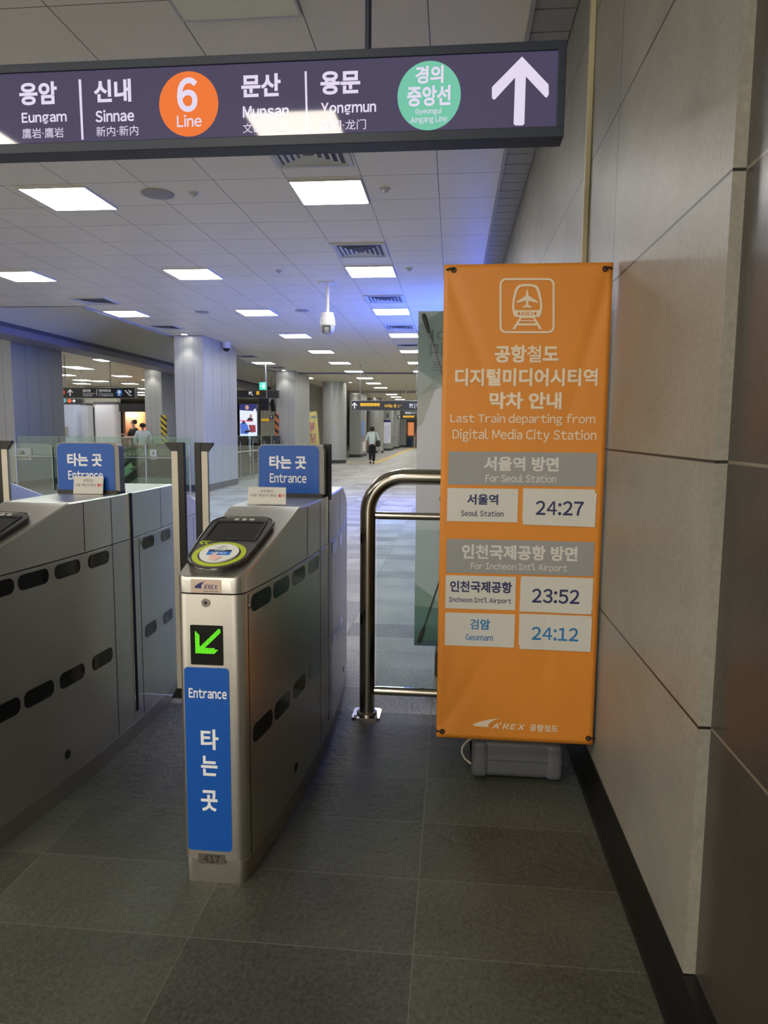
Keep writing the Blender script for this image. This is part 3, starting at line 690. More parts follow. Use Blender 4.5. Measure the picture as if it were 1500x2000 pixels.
# folded paper notices
def notice(label, conv, c, px, rot, loc):
    t = thing('paper_notice', label, 'paper notice', loc, 'paper notices standing on the ticket gates')
    return t
def leaning_notice(label, x0, x1, yb, zb, h, lean, fold, dx=0):
    t = thing('paper_notice', label, 'paper notice', ((x0 + x1) / 2, yb, zb), 'paper notices on the ticket gates')
    hw = (x1 - x0) / 2; H = h
    f = lambda u, v, w: Vector((u + dx * v / H, v / H * lean + .0, v / H * math.sqrt(H * H - lean * lean))) + Vector((0, -w, w * .2))
    bm = bmesh.new()
    plate(bm, [(-hw, 0), (hw, 0), (hw, H), (-hw, H)], f, .0008)
    if fold: plate(bm, [(-hw, -.0), (hw, -.0), (hw + .004, -fold), (-hw + .004, -fold)], lambda u, v, w: Vector((u, v, .0006 + w)), .0008)
    obj('sheet', bm, PAPER, t)
    g = lambda u, v, w: f(u, v, .0012 + w)
    text('공항철도', -hw * .35, hw * .35, H * .68, H * .85, g, BLACKP, t, bold=.0)
    text('15분 재승차 환승', -hw * .86, hw * .52, H * .42, H * .60, g, BLACKP, t, bold=.0)
    text('불가', hw * .6, hw * .93, H * .42, H * .60, g, REDP, t, bold=.03)
leaning_notice('folded white paper notice leaning back on the nearest ticket gate', -.755, -.61, 2.54, 1.108, .08, .055, .02, -.012)
leaning_notice('white paper card standing before the entrance board of the left gate', -1.585, -1.455, 2.81, 1.108, .074, .012, 0)

# ------------------------------------------------------------------ steel railing
RY = 3.29
t = thing('railing', 'polished steel tube railing with glass infill behind the orange banner', 'railing', (-.394, RY, 0))
path = [(0, 0, .008), (0, 0, .6), (0, 0, 1.0)] + [(.17 - .17 * math.cos(a), 0, 1.0 + .168 * math.sin(a)) for a in [math.pi / 2 * k / 10 for k in range(1, 11)]] + [(.5, 0, 1.168), (.93, 0, 1.168)]
obj('post', tb(path, .037, 24), CHROME, t, smooth=50)
obj('crossbar', tb([(.036, 0, .983), (.93, 0, .983)], .018, 16), CHROME, t, smooth=50)
obj('crossbar', tb([(.036, 0, .124), (.93, 0, .124)], .021, 16), CHROME, t, smooth=50)
obj('glass_infill', bx(.046, .93, -.004, .004, .145, .965), GLASS, t)
bm = bmesh.new(); plate(bm, rrect(-.068, .068, -.068, .068, .02), lambda u, v, w: Vector((u, v, w)), .008); obj('base_plate', bm, CHROME, t)
bm = bmesh.new(); lathe(bm, [(.05, .008), (.05, .016), (.044, .022), (.037, .023)], n=28); obj('collar', bm, CHROME, t, smooth=40)
for x, y in ((.05, -.05), (-.05, -.05)):
    bm = bmesh.new(); lathe(bm, [(.008, .008), (.008, .014), (.004, .016)], (x, y, 0), 10); obj('bolt', bm, STEEL_DK, t)

# ------------------------------------------------------------------ orange banner stand
BY = 2.62; BX, BZ = .253, .203; BW, BH = .592, 1.772
bs = thing('banner_stand', 'tall orange last train banner on a grey weighted base', 'banner stand', (BX, BY, 0))
def bl(px, py): p = at(px, py, BY); return p.x - BX, p.z
def wob(u, v):                                            # soft creases running in from the corners
    s = (u + BW / 2) / BW; q = (v - BZ) / BH; d = 0
    for cx, cy, dx, dy, amp in ((0, 1, .42, -.35, .006), (1, 1, -.25, -.33, .006), (0, 0, .30, .18, .006), (0, 0, .12, .22, .005), (1, 0, -.2, .2, .004), (.68, .12, .0, .2, .003)):
        ex, ey = s - cx, (q - cy) * 3; Lx, Ly = dx, dy * 3; LL = math.hypot(Lx, Ly); t_ = (ex * Lx + ey * Ly) / LL; n_ = (ex * -Ly + ey * Lx) / LL
        if t_ > 0: d += amp * math.exp(-(n_ / .035) ** 2) * math.exp(-(t_ / (LL * .8)) ** 2) * min(1, t_ * 12)
    return d + .004 * math.sin(math.pi * s) * math.sin(math.pi * q)
def fban(z=0): return lambda u, v, w: Vector((u, wob(u, v) - z - w, v))
bm = bmesh.new(); NU, NV = 36, 100; gr = []
for j in range(NV + 1):
    gr.append([bm.verts.new(fban()(-BW / 2 + BW * i / NU, BZ + BH * j / NV, 0)) for i in range(NU + 1)])
for j in range(NV):
    for i in range(NU): bm.faces.new((gr[j][i], gr[j][i + 1], gr[j + 1][i + 1], gr[j + 1][i]))
sh = obj('banner_sheet', bm, ORANGE, bs, smooth=60)
md = sh.modifiers.new('thick', 'SOLIDIFY'); md.thickness = .0008; md.offset = 1
B = lambda s, x0, x1, y0, y1, m=CREAM, b=.02, z=.0022, par=None: text(s, *pbox(x0, x1, y0, y1, bl), fban(z), m, par or sh, 'lettering', b)
B('공항철도', 966.5, 1091, 674, 708.5, b=.035); B('디지털미디어시티역', 889, 1167, 719.5, 754, b=.035); B('막차 안내', 956, 1097, 766, 799, b=.035)
B('Last Train departing from', 879.5, 1162.7, 808, 831, b=.012); B('Digital Media City Station', 884, 1165, 838.5, 864, b=.012)
def bplate(nm, x0, x1, y0, y1, m, z=.001, th=.0008, par=None, rot=0):
    a, b_, c, d = pbox(x0, x1, y0, y1, bl); pts = [(a, c), (b_, c), (b_, d), (a, d)]
    if rot: cx, cy = (a + b_) / 2, (c + d) / 2; pts = [(cx + (u - cx) * math.cos(rot) - (v - cy) * math.sin(rot), cy + (u - cx) * math.sin(rot) + (v - cy) * math.cos(rot)) for u, v in pts]
    bm = bmesh.new(); n_, k_ = 14, 5; top, bot = [], []
    for j in range(k_ + 1):
        for zz, dst in ((z + th, top), (z, bot)):
            row = []
            for i in range(n_ + 1):
                l0 = Vector(pts[0]).lerp(Vector(pts[1]), i / n_); l1 = Vector(pts[3]).lerp(Vector(pts[2]), i / n_); p = l0.lerp(l1, j / k_); row.append(bm.verts.new(fban(zz)(p.x, p.y, 0)))
            dst.append(row)
    for j in range(k_):
        for i in range(n_):
            for g in (top, bot): bm.faces.new((g[j][i], g[j][i + 1], g[j + 1][i + 1], g[j + 1][i]))
        for i in (0, n_): bm.faces.new((top[j][i], top[j + 1][i], bot[j + 1][i], bot[j][i]))
    for i in range(n_):
        for j in (0, k_): bm.faces.new((top[j][i], top[j][i + 1], bot[j][i + 1], bot[j][i]))
    return obj(nm, bm, m, par or bs)
g_ = bplate('heading_bar', 875.5, 1165, 883, 948.5, GREYP, .001, .001); g_['label'] = 'grey heading bar for Seoul Station'
B('서울역 방면', 945, 1091.5, 892, 920.5, GREYL, .035, .003, g_); B('For Seoul Station', 948.5, 1086, 926.5, 942, GREYL, .01, .003, g_)
g_ = bplate('heading_bar', 872, 1160, 1055.5, 1122, GREYP, .001, .001); g_['label'] = 'grey heading bar for Incheon airport'
B('인천국제공항 방면', 902, 1128, 1065, 1094, GREYL, .035, .003, g_); B("For Incheon Int'l Airport", 919.5, 1107.5, 1099, 1117, GREYL, .01, .003, g_)
for (x0, x1, y0, y1, a, abox, e, ebox, m, lb) in ((873.3, 1011.5, 954, 1019, '서울역', (912, 973, 965, 986), 'Seoul Station', (900, 983.5, 997, 1008.5), NAVY, 'white card naming Seoul Station'),
        (870, 1007, 1125, 1190, '인천국제공항', (879, 1000, 1135, 1157.5), "Incheon Int'l Airport", (876.5, 999, 1166, 1179.5), NAVY, 'white card naming Incheon airport'),
        (869, 1005, 1198, 1262.5, '검암', (918, 957, 1209, 1229.5), 'Geomam', (909, 963, 1239, 1251), SKYB, 'white card naming Geomam')):
    c_ = bplate('station_card', x0, x1, y0, y1, PAPER, .001, .001); c_['label'] = lb
    B(a, *abox, m, .03, .003, c_); B(e, *ebox, m, .014, .003, c_)
for (x0, x1, y0, y1, a, abox, m, back, r) in ((1022.5, 1163.5, 961, 1027, '24:27', (1046, 1139.7, 978.5, 1006.5), NAVY, (1021, 1161, 955, 1019), -.016),
        (1015.8, 1156.5, 1130.5, 1197, '23:52', (1038.6, 1131.6, 1150.5, 1178.5), NAVY, (1018, 1158, 1127.5, 1190), -.01),
        (1015.5, 1154.5, 1206, 1270, '24:12', (1038, 1129.5, 1225, 1251), SKYB, (1013.5, 1154, 1201, 1262), -.005)):
    k_ = bplate('time_card', *back, mat('paper_under', (205, 204, 196), .6), .001, .001); k_['label'] = 'paper showing from under the ' + a + ' card'
    c_ = bplate('time_card', x0, x1, y0, y1, PAPER, .0026, .0014, rot=r); c_['label'] = 'white card with departure time ' + a
    B(a, *abox, m, .02, .0046, c_)
# train emblem (units: pixels of the emblem drawing)
def eb(x, y): return bl(840 + x * .24667, 500 + y * .24667)
def epl(nm, pts, z=.002, m=CREAM): return obj(nm, plate(bmesh.new(), [eb(*p) for p in pts], fban(z), .0005), m, sh)
def flip(pts, cx): return pts + [(2 * cx - x, y) for x, y in reversed(pts)]
ring_o = rrect(550, 986, 176, 612, 52, 8); ring_i = rrect(566, 970, 192, 596, 38, 8)
bm = bmesh.new(); hole(bm, [eb(*p) for p in ring_o], [eb(*p) for p in ring_i], fban(.002), .0005); obj('emblem_border', bm, CREAM, sh)
to = flip([(769, 222), (730, 224), (700, 232), (683, 246), (668, 280), (655, 340), (648, 400), (650, 430), (658, 462), (668, 478), (684, 484)], 769)
ti = flip([(769, 241), (734, 242), (712, 248), (698, 262), (684, 300), (672, 350), (667, 390), (668, 415), (674, 428), (684, 432)], 769)
to2 = []; n = len(to)
bm = bmesh.new(); hole(bm, [eb(*p) for p in flip([(769, 222), (730, 224), (700, 232), (683, 246), (668, 280), (655, 340), (648, 400), (650, 420), (656, 436), (684, 448)], 769)], [eb(*p) for p in ti], fban(.002), .0005); obj('emblem_train', bm, CREAM, sh)
epl('emblem_train', flip([(769, 430), (680, 430), (653, 432), (656, 452), (664, 474), (680, 484)], 769), .0021)
B('AREX', 1017.5, 1042, 609, 616.5, ORANGE_P, .01, .0032)
for x in (703, 833): epl('emblem_lamp', circ(x, 457, 11, n=16), .0031, ORANGE_P)
epl('emblem_plane', flip([(769, 264), (764, 274), (760, 290), (759, 312), (724, 338), (688, 358), (686, 374), (722, 364), (758, 354), (761, 386), (736, 402), (735, 412), (769, 406)], 769))
for s in (1, -1):
    q = lambda pts: [(769 + s * (x - 769), y) for x, y in pts]
    epl('emblem_rail', q([(712, 484), (722, 484), (728, 484), (674, 580), (650, 580)]))
epl('emblem_sleeper', flip([(769, 484), (726, 484), (722, 492), (769, 492)], 769), .0021); epl('emblem_sleeper', flip([(769, 508), (716, 508), (710, 516), (769, 516)], 769)); epl('emblem_sleeper', flip([(769, 534), (700, 534), (690, 550), (769, 550)], 769))
arex(sh, pbox(923.5, 1090, 1404.5, 1424.5, bl), fban(.002), CREAM, korean='공항철도')
# eyelets, ties, poles and the weighted base
POLE = mat('pole_grey', (120, 122, 124), .35, .7)
for (px, py, dx) in ((886, 527, -.02), (1182, 525, .02), (864, 1429, -.018), (1149, 1442, .018)):
    u, v = bl(px, py); y = wob(u, v)
    bm = bmesh.new(); tube(bm, [(u + .008 * math.cos(a), y - .003, v + .008 * math.sin(a)) for a in [2 * math.pi * k / 14 for k in range(15)]], .0026, 6); obj('eyelet', bm, BLACK, bs, smooth=60)
    obj('corner_tie', tb([(u, y + .002, v), (u, y - .008, v + .002), (u + dx * .6, y - .009, v + .004), (u + dx * 1.15, y - .004, v + .001), (u + dx * 1.3, y + .012, v)], .003, 8), BLACK, bs, smooth=60)
for s in (1, -1):
    obj('stretcher_pole', tb([(s * BW * .47, .03, BZ + .03), (0, .06, 1.0), (0, .062, 1.0)], .005, 8), POLE, bs, smooth=60); obj('stretcher_pole', tb([(s * BW * .47, .03, BZ + BH - .03), (0, .06, 1.0)], .005, 8), POLE, bs, smooth=60)
obj('upright', tb([(.02, .07, 1.02), (.02, .22, .14)], .012, 12), POLE, bs, smooth=60)
bm = bmesh.new(); box(bm, -.155, .205, .085, .36, .006, .165, bev=.028, seg=4)
for x in (-.155, .135): box(bm, x, x + .07, .078, .367, .004, .158, bev=.024, seg=4)
base = obj('weight_base', bm, PVC, bs, smooth=40)
bm = bmesh.new(); lathe(bm, [(.03, .16), (.03, .185), (.022, .19)], (.02, .225, 0), 20); obj('filler_cap', bm, BLACK, base, smooth=40)
bm = bmesh.new(); box(bm, -.152, .202, .083, .362, .078, .083); obj('mould_seam', bm, mat('pvc_dark', (74, 77, 82), .6), base)
tag(obj('cable', tb([at(924, 1440, 2.78), at(910, 1449, 2.78), at(902.5, 1460, 2.78), at(902, 1470, 2.78), at(908, 1482, 2.77), at(922, 1493, 2.76)], .0045, 8), mat('cable_white', (200, 198, 180), .5), smooth=60), 'thin pale cable looping out beside the grey banner base', 'cable')

# ------------------------------------------------------------------ white banner seen from behind
WY = 3.75
wb = thing('banner_stand', 'white and teal banner seen from behind its crossed poles', 'banner stand', (.112, WY, 0))
WBX = .112
WSH = mat('white_banner', (236, 236, 230), .55)
def translucent(m, k=.4):
    nt = m.node_tree; b = nt.nodes['Principled BSDF']; o = nt.nodes['Material Output']; t_ = nt.nodes.new('ShaderNodeBsdfTranslucent'); t_.inputs[0].default_value = b.inputs['Base Color'].default_value
    x = nt.nodes.new('ShaderNodeMixShader'); x.inputs[0].default_value = k; nt.links.new(b.outputs[0], x.inputs[1]); nt.links.new(t_.outputs[0], x.inputs[2]); nt.links.new(x.outputs[0], o.inputs[0])
translucent(WSH, .65)
def wl(px, py): p = at(px, py, WY); return p.x - WBX, p.z
x0, x1, z0, z1 = -.303, .303, .215, 2.0
bm = bmesh.new(); bm.faces.new([bm.verts.new((a, 0, b)) for a, b in ((x0, z0), (x1, z0), (x1, z1), (x0, z1))]); ws = obj('banner_sheet', bm, WSH, wb)
fw = lambda z: (lambda u, v, w: Vector((u, -z - w, v)))
def wpl(pts, rgb, z=.0004):
    rgb = tuple(min(250, int(v * .55 + 112)) for v in rgb); k = 'print_%d_%d_%d' % rgb; new = k not in MATS; m = mat(k, rgb, .55)
    if new: translucent(m, .75)
    bm = bmesh.new(); bm.faces.new([bm.verts.new(fw(z)(u, v, 0)) for u, v in pts]); obj('printed_shape', bm, m, ws)
wpl([(x0, z1), (x1, z1), (x1, 1.80), (x0, 1.56)], (176, 196, 186)); wpl([(x0, 1.93), (x0 + .12, z1 - .0), (x1, 1.86), (x1, 1.62), (x0 + .16, 1.60), (x0, 1.70)], (158, 186, 182), .0008)
wpl([(x0, 1.56), (x0 + .12, 1.68), (x0 + .03, 1.42), (x0, 1.40)], (200, 206, 192), .001)
wpl([(x0, .215), (x1, .215), (x1, .60), (x0 + .14, .46), (x0, .56)], (176, 206, 184)); wpl([(x0, .215), (x1, .215), (x1, .52), (x0 + .18, .42), (x0, .44)], (150, 192, 196), .0008)
wpl([(x0, .215), (x1, .215), (x1, .36), (x0 + .10, .33), (x0, .31)], (138, 190, 186), .0012); wpl([(x0, .215), (x1, .215), (x1, .265), (x0, .245)], (116, 150, 192), .0016)
WGR = mat('print_slate', (120, 140, 142), .6); WG2 = mat('print_grey', (140, 142, 142), .6)
for s, bxp in (('이', (842, 872, 645, 668)), ('미디', (840, 878, 670, 697)), ('는트', (843, 880, 705, 727))): text(s, *pbox(*bxp, wl), fw(.0022), WGR, ws, bold=.02, mirror=True)
for py, h, u in ((975, 8, .0), (1040, 8, 0), (1110, 56, .0), (1185, 8, 0)):
    u0, u1, v0, v1 = pbox(858, 930, py - h / 2, py + h / 2, wl); obj('printed_line', plate(bmesh.new(), [(u0, v0), (u1, v0), (u1, v1), (u0, v1)], fw(.0022), .0003), WG2, ws)
hub = Vector((.0, -.09, 1.14))
for c in ((x0 + .03, 1.97), (x1 - .03, 1.97), (x0 + .03, .245), (x1 - .03, .245)):
    obj('crossed_pole', tb([(c[0], -.012, c[1]), hub], .0045, 8), POLE, wb, smooth=60)
    d = (hub - Vector((c[0], -.012, c[1]))).normalized(); p = Vector((c[0], -.012, c[1])); obj('pole_tip', tb([p - d * .015, p, p + d * .05, p + d * .09], [.008, .013, .011, .006], 10), DKGREY, wb, smooth=50)
bm = bmesh.new(); lathe(bm, [(.03, -.02), (.03, .02)], hub, 16); obj('hub', bm, BLACK, wb)
obj('upright', tb([(.0, -.07, 1.12), (.02, .12, .17)], .01, 10), POLE, wb, smooth=60)
obj('weight_base', bx(-.19, .20, .04, .34, .005, .17, bev=.03, seg=3), mat('base_black', (48, 46, 46), .6), wb, smooth=40)

# vertical cable duct on the right wall
tag(obj('cable_duct', bx(XW - .022, XW - .001, 3.205, 3.24, .13, CH - .01, bev=.003), mat('duct_cream', (206, 196, 160), .5)), 'narrow pale cable duct running up the right stone wall', 'cable duct')

# ------------------------------------------------------------------ hanging signs further back
SIGND = mat('hall_sign_dark', (44, 46, 52), .35); YEL = mat('sign_yellow', (244, 190, 40), .5, emit=.35); HW = mat('hall_sign_white', (235, 238, 244), .5, emit=.45); SIGNRIM = mat('sign_rim', (150, 152, 156), .4, .6)
def hsign(label, px0, px1, py0, py1, Y, rods=(), th=.14, x1=None, name='hanging_sign', group=None, face=SIGND):
    a = at(px0, (py0 + py1) / 2, Y).x; b = x1 if x1 is not None else at(px1, (py0 + py1) / 2, Y).x; pm = (px0 + px1) / 2 if x1 is None else px0 + 20
    z1 = at(pm, py0, Y).z; z0 = at(pm, py1, Y).z; cx = (a + b) / 2
    t = thing(name, label, 'sign', (cx, Y, z0), group)
    obj('housing', bx(a - cx, b - cx, .004, th, 0, z1 - z0, bev=.008), SIGNRIM, t)
    obj('face', bx(a - cx + .012, b - cx - .012, 0, .006, .012, z1 - z0 - .012), face, t)
    for r in rods:
        rx = at(r, py0, Y).x - cx; tt = (-6.25 - rx - cx) / 2.65; zt = CH + (.02 + .34 * math.sin(math.pi * tt) ** .8 if 0 < tt < 1 else 0); obj('suspension_rod', tb([(rx, th / 2, z1 - z0 - .01), (rx, th / 2, zt - z0)], .012, 8), SIGNRIM, t)
    conv = lambda px, py: (at(px, py, Y).x - cx, at(px, py, Y).z - z0)
    return t, conv, (lambda u, v, w: Vector((u, -.002 - w, v)))
def uparrow(x, y, s):
    return [(x, y - s), (x + .8 * s, y - .15 * s), (x + .8 * s, y + .2 * s), (x + .16 * s, y - .45 * s), (x + .16 * s, y + s), (x - .16 * s, y + s), (x - .16 * s, y - .45 * s), (x - .8 * s, y + .2 * s), (x - .8 * s, y - .15 * s)]
def poly(nm, pts, conv, f, m, par): return obj(nm, plate(bmesh.new(), [conv(*p) for p in pts], f, .003), m, par)
def wr_(s, b, conv, f, m, par, bold=.02): return text(s, *pbox(*b, conv), f, m, par, bold=bold, w=.001)
# exit sign over the hall
t, cv, f = hsign('long dark hanging exit sign with yellow exit numbers and white arrow', 687, 826, 782, 801.5, 22, (703, 813), x1=-.35)
poly('arrow', uparrow(692.5, 792, 6), cv, f, HW, t)
for i in range(6):
    poly('exit_number', rrect(704 + i * 6.4, 709.6 + i * 6.4, 787.3, 793.2, .5, 1), cv, f, YEL, t); wr_('123456'[i], (705.8 + i * 6.4, 707.8 + i * 6.4, 788.2, 792.2), cv, lambda u, v, w: Vector((u, -.006 - w, v)), BLACKP, t)
wr_('나가는 곳', (751, 774, 789.5, 796), cv, f, YEL, t, .03); wr_('Way out', (776, 785, 790.5, 792.8), cv, f, YEL, t, 0); wr_('出口', (776, 781, 793.5, 795.8), cv, f, YEL, t, 0)
wr_('문산', (799.5, 807, 788.5, 793), cv, f, HW, t, .03); wr_('용문', (813, 820, 788.5, 793), cv, f, HW, t, .03); wr_('Munsan', (799.5, 808, 794.5, 796.3), cv, f, HW, t, 0); wr_('Yongmun', (813, 823, 794.5, 796.3), cv, f, HW, t, 0)
poly('divider', [(810, 788), (810.7, 788), (810.7, 798), (810, 798)], cv, f, HW, t)
t, cv, f = hsign('grey hanging toilet sign below the long exit sign', 787, 826, 803, 811, 31, (792, 815), x1=-.7)
wr_('화장실', (791, 802.5, 804.5, 808.5), cv, f, HW, t, .02); wr_('Restroom', (804, 818, 805, 807.5), cv, f, HW, t, 0)
t, cv, f = hsign('smaller dark exit sign lowest behind the toilet sign', 776, 826, 811, 819, 35.8, (781, 815), x1=-.7)
poly('arrow', uparrow(780, 815, 2.8), cv, f, HW, t); poly('exit_number', rrect(787, 809, 812, 815.6, .3, 1), cv, f, YEL, t); wr_('나가는 곳', (814, 825, 813, 816), cv, f, YEL, t)
# airport sign at the left
t, cv, f = hsign('dark hanging sign to the two airports with blue train badge and stairs', 108, 263, 757, 777.5, 19, (124, 213), th=.2)
cb_ = poly('line_badge', circ(121.5, 766, 5.8, n=24), cv, f, mat('badge_orange', (222, 96, 54), .5, emit=.3), t)
poly('arrow', uparrow(137, 766.5, 6.5), cv, f, HW, t)
wr_('김포공항', (161.5, 177, 760.5, 765.5), cv, f, HW, t, .02); wr_("Gimpo Int'l Airport", (161.5, 186, 767, 770.2), cv, f, HW, t, 0); wr_('金浦机场', (162, 180, 771, 773.6), cv, f, HW, t, 0)
wr_('인천국제공항', (193, 216.5, 760.5, 765.5), cv, f, HW, t, .02); wr_("Incheon Int'l Airport", (193, 221, 767.5, 770.4), cv, f, HW, t, 0); wr_('仁川国际机场', (193, 221, 771.2, 773.8), cv, f, HW, t, 0)
poly('divider', [(188.6, 760), (189.3, 760), (189.3, 773), (188.6, 773)], cv, f, HW, t)
poly('line_badge', circ(233, 767, 6.7, n=24), cv, f, mat('badge_blue', (30, 110, 200), .5, emit=.3), t)
f2_ = lambda u, v, w: Vector((u, -.006 - w, v))
poly('train_symbol', rrect(230, 236, 762.5, 768.5, 1.5, 3), cv, f2_, HW, t); poly('train_symbol', [(230.5, 773), (232.4, 769.5), (233.6, 769.5), (235.5, 773), (234.5, 773), (233, 770.5), (231.5, 773)], cv, f2_, HW, t)
poly('stairs_symbol', [(243.5, 762.5), (247, 762.5), (247, 765.5), (250, 765.5), (250, 768.5), (253, 768.5), (253, 771.5), (258, 771.5), (258, 772.8), (251.8, 772.8), (251.8, 769.8), (248.8, 769.8), (248.8, 766.8), (245.8, 766.8), (245.8, 763.8), (243.5, 763.8)], cv, f, HW, t)
poly('arrow', [(251, 761), (255, 765), (255, 762.5), (256.4, 762.5), (256.4, 767), (252, 767), (252, 765.8), (254, 765.8), (250, 762)], cv, f, HW, t)
t, cv, f = hsign('small dark hanging sign with teal and orange badges under the airport sign', 110, 162, 778.5, 790, 24, (128, 158))
poly('line_badge', circ(126, 782.5, 4, n=20), cv, f, mat('badge_teal', (90, 170, 180), .5, emit=.3), t); poly('line_badge', circ(135.5, 783, 4, n=20), cv, f, MATS['badge_orange'], t); poly('arrow', [(141, 782.3), (145, 782.3), (142.8, 779.8), (144.2, 779.8), (147.5, 783), (144.2, 786.4), (142.8, 786.4), (145, 783.7), (141, 783.7)], cv, f, HW, t)
# sign between the square pillars
t, cv, f = hsign('dark hanging sign with slanting arrow between the two square pillars', 440, 545, 762, 777.5, 23.6, (455,))
poly('arrow', [(486, 765), (493, 765), (493, 766.3), (489.3, 766.3), (494.5, 772), (493.4, 773), (487.6, 767.5), (487.6, 771), (486, 771)], cv, f, HW, t); poly('exit_symbol', rrect(500.5, 506.5, 764, 771, .6, 2), cv, f, YEL, t)
EXG = mat('exit_green', (40, 200, 150), .4, emit=1.1)
t, cv, f = hsign('green glowing emergency exit sign between the two square pillars', 506, 520.5, 746.5, 762, 21.5, (518.5,), face=EXG, th=.08)
poly('running_figure', [(514, 749), (516.5, 749), (517, 752), (518, 755), (516.5, 756), (517, 760), (515.5, 760), (514.5, 756), (513.2, 759.5), (512, 759.5), (513.4, 754), (512.8, 752)], cv, f, HW, t); poly('arrow', [(507.5, 754), (509.5, 752), (509.5, 753.3), (511.5, 753.3), (511.5, 754.7), (509.5, 754.7), (509.5, 756)], cv, f, HW, t)
t, cv, f = hsign('small yellow hanging sign far behind between the square pillars', 510, 526, 817, 823.2, 30.5, (512,), face=YEL)
t, cv, f = hsign('small dark arrow sign above the small yellow sign', 526.5, 534, 811, 818.5, 31, (530,)); poly('arrow', uparrow(530, 814.5, 2.6), cv, f, HW, t)
# hanging monitors
p = at(519, 790, 22.6)
t = thing('hanging_monitor', 'pair of dark monitors hanging on a rod beneath the slanting arrow sign', 'monitor', (p.x, 22.6, p.z))
def slab(w, h, th, rx, rz, loc):
    bm = bx(-w / 2, w / 2, 0, th, -h / 2, h / 2, bev=.008); bmesh.ops.transform(bm, matrix=Matrix.Translation(loc) @ Matrix.Rotation(rz, 4, 'Z') @ Matrix.Rotation(rx, 4, 'X'), verts=bm.verts[:]); return bm
obj('screen', slab(.30, .40, .05, .25, .25, (-.05, 0, 0)), BLACK, t); obj('screen', slab(.22, .40, .05, .2, -.7, (.18, .1, -.03)), BLACK, t)
obj('suspension_rod', tb([(0, .12, .1), (0, .12, CH - p.z)], .014, 8), SIGNRIM, t); obj('bracket', bx(-.1, .15, .08, .16, .08, .2), SIGNRIM, t)

# ------------------------------------------------------------------ striped corner guards, posters on pillars
def stripes(name, a, b, pitch):
    m = mat(name, a, .5); nt = m.node_tree; bs_ = nt.nodes['Principled BSDF']; tc = nt.nodes.new('ShaderNodeTexCoord'); sp = nt.nodes.new('ShaderNodeSeparateXYZ'); nt.links.new(tc.outputs['Object'], sp.inputs[0])
    ad = nt.nodes.new('ShaderNodeMath'); ad.operation = 'ADD'; nt.links.new(sp.outputs[0], ad.inputs[0]); nt.links.new(sp.outputs[2], ad.inputs[1])
    dv = nt.nodes.new('ShaderNodeMath'); dv.operation = 'DIVIDE'; dv.inputs[1].default_value = pitch; nt.links.new(ad.outputs[0], dv.inputs[0])
    fr_ = nt.nodes.new('ShaderNodeMath'); fr_.operation = 'FRACT'; nt.links.new(dv.outputs[0], fr_.inputs[0]); gt = nt.nodes.new('ShaderNodeMath'); gt.operation = 'GREATER_THAN'; gt.inputs[1].default_value = .6; nt.links.new(fr_.outputs[0], gt.inputs[0])
    mx = nt.nodes.new('ShaderNodeMix'); mx.data_type = 'RGBA'; mx.inputs[6].default_value = lin(a) + (1,); mx.inputs[7].default_value = lin(b) + (1,); nt.links.new(gt.outputs[0], mx.inputs[0]); nt.links.new(mx.outputs[2], bs_.inputs['Base Color']); return m
tag(obj('corner_guard', bx(-9.9, -9.72, 23.26, 23.38, .02, 1.86, bev=.02), stripes('guard_yellow', (236, 208, 70), (40, 40, 40), .2), loc=(0, 0, 0)), 'yellow and black striped corner guard on a pillar behind the left gate', 'corner guard')
tag(obj('corner_guard', bx(-6.16, -6.03, 24.08, 24.19, .02, 1.97, bev=.02), stripes('guard_orange', (226, 128, 76), (46, 42, 40), .26)), 'orange and black striped corner guard on the second square pillar', 'corner guard')
def panel(name, label, cat, x0, x1, y0, y1, z0, z1, m, group=None): return tag(obj(name, bx(x0, x1, y0, y1, z0, z1), m), label, cat, group)
t = thing('notice_board', 'dark notice board on the blue lit pillar side left of the big pillar', 'notice board', (-9.868, 25.1, 0))
obj('board', bx(-.01, .02, -.55, .45, 1.0, 1.95), SIGND, t); obj('board', bx(-.01, .02, -.55, .35, 2.0, 2.35), SIGND, t); obj('pictogram', bx(.02, .024, -.45, -.1, 2.05, 2.3), YEL, t); obj('pictogram', bx(.02, .024, -.45, -.2, 1.55, 1.85), HW, t)
t = thing('line_map', 'tall white subway line map on a far pillar behind the walking woman', 'map', (-4.66, 50.08, 0))
mw = mat('map_white', (214, 218, 232), .5, emit=.25); obj('map_sheet', bx(-.24, .24, -.02, 0, .52, 2.0), mw, t); obj('header', bx(-.24, .24, -.03, -.021, 2.0, 2.16), mat('map_header', (40, 48, 110), .5), t)
bm = bmesh.new()
for k in range(22): plate(bm, circ(.02 - .004 * k * 0, .58 + k * .055, .016, n=8), lambda u, v, w: Vector((u, -.024 - w, v)), .002)
obj('stop_dots', bm, mat('map_ink', (70, 70, 150), .5), t)
bm = bmesh.new()
for k in range(20): box(bm, -.16 - .02 * (k % 3), -.05, -.026, -.022, .6 + k * .06, .612 + k * .06); box(bm, .07, .16 + .02 * (k % 2), -.026, -.022, .9 + k * .05, .91 + k * .05)
obj('stop_names', bm, MATS['map_ink'], t)
tag(obj('information_symbol', bx(-4.74, -4.54, 50.06, 50.09, 2.3, 2.62), mat('symbol_grey', (110, 112, 112), .5)), 'grey pictogram on the far pillar above the line map', 'pictogram')
panel('poster', 'narrow blue poster on the far pillar left of the walking woman', 'poster', -4.80, -4.775, 37.2, 38.0, 1.1, 1.9, mat('poster_blue', (110, 140, 210), .4, emit=.3))

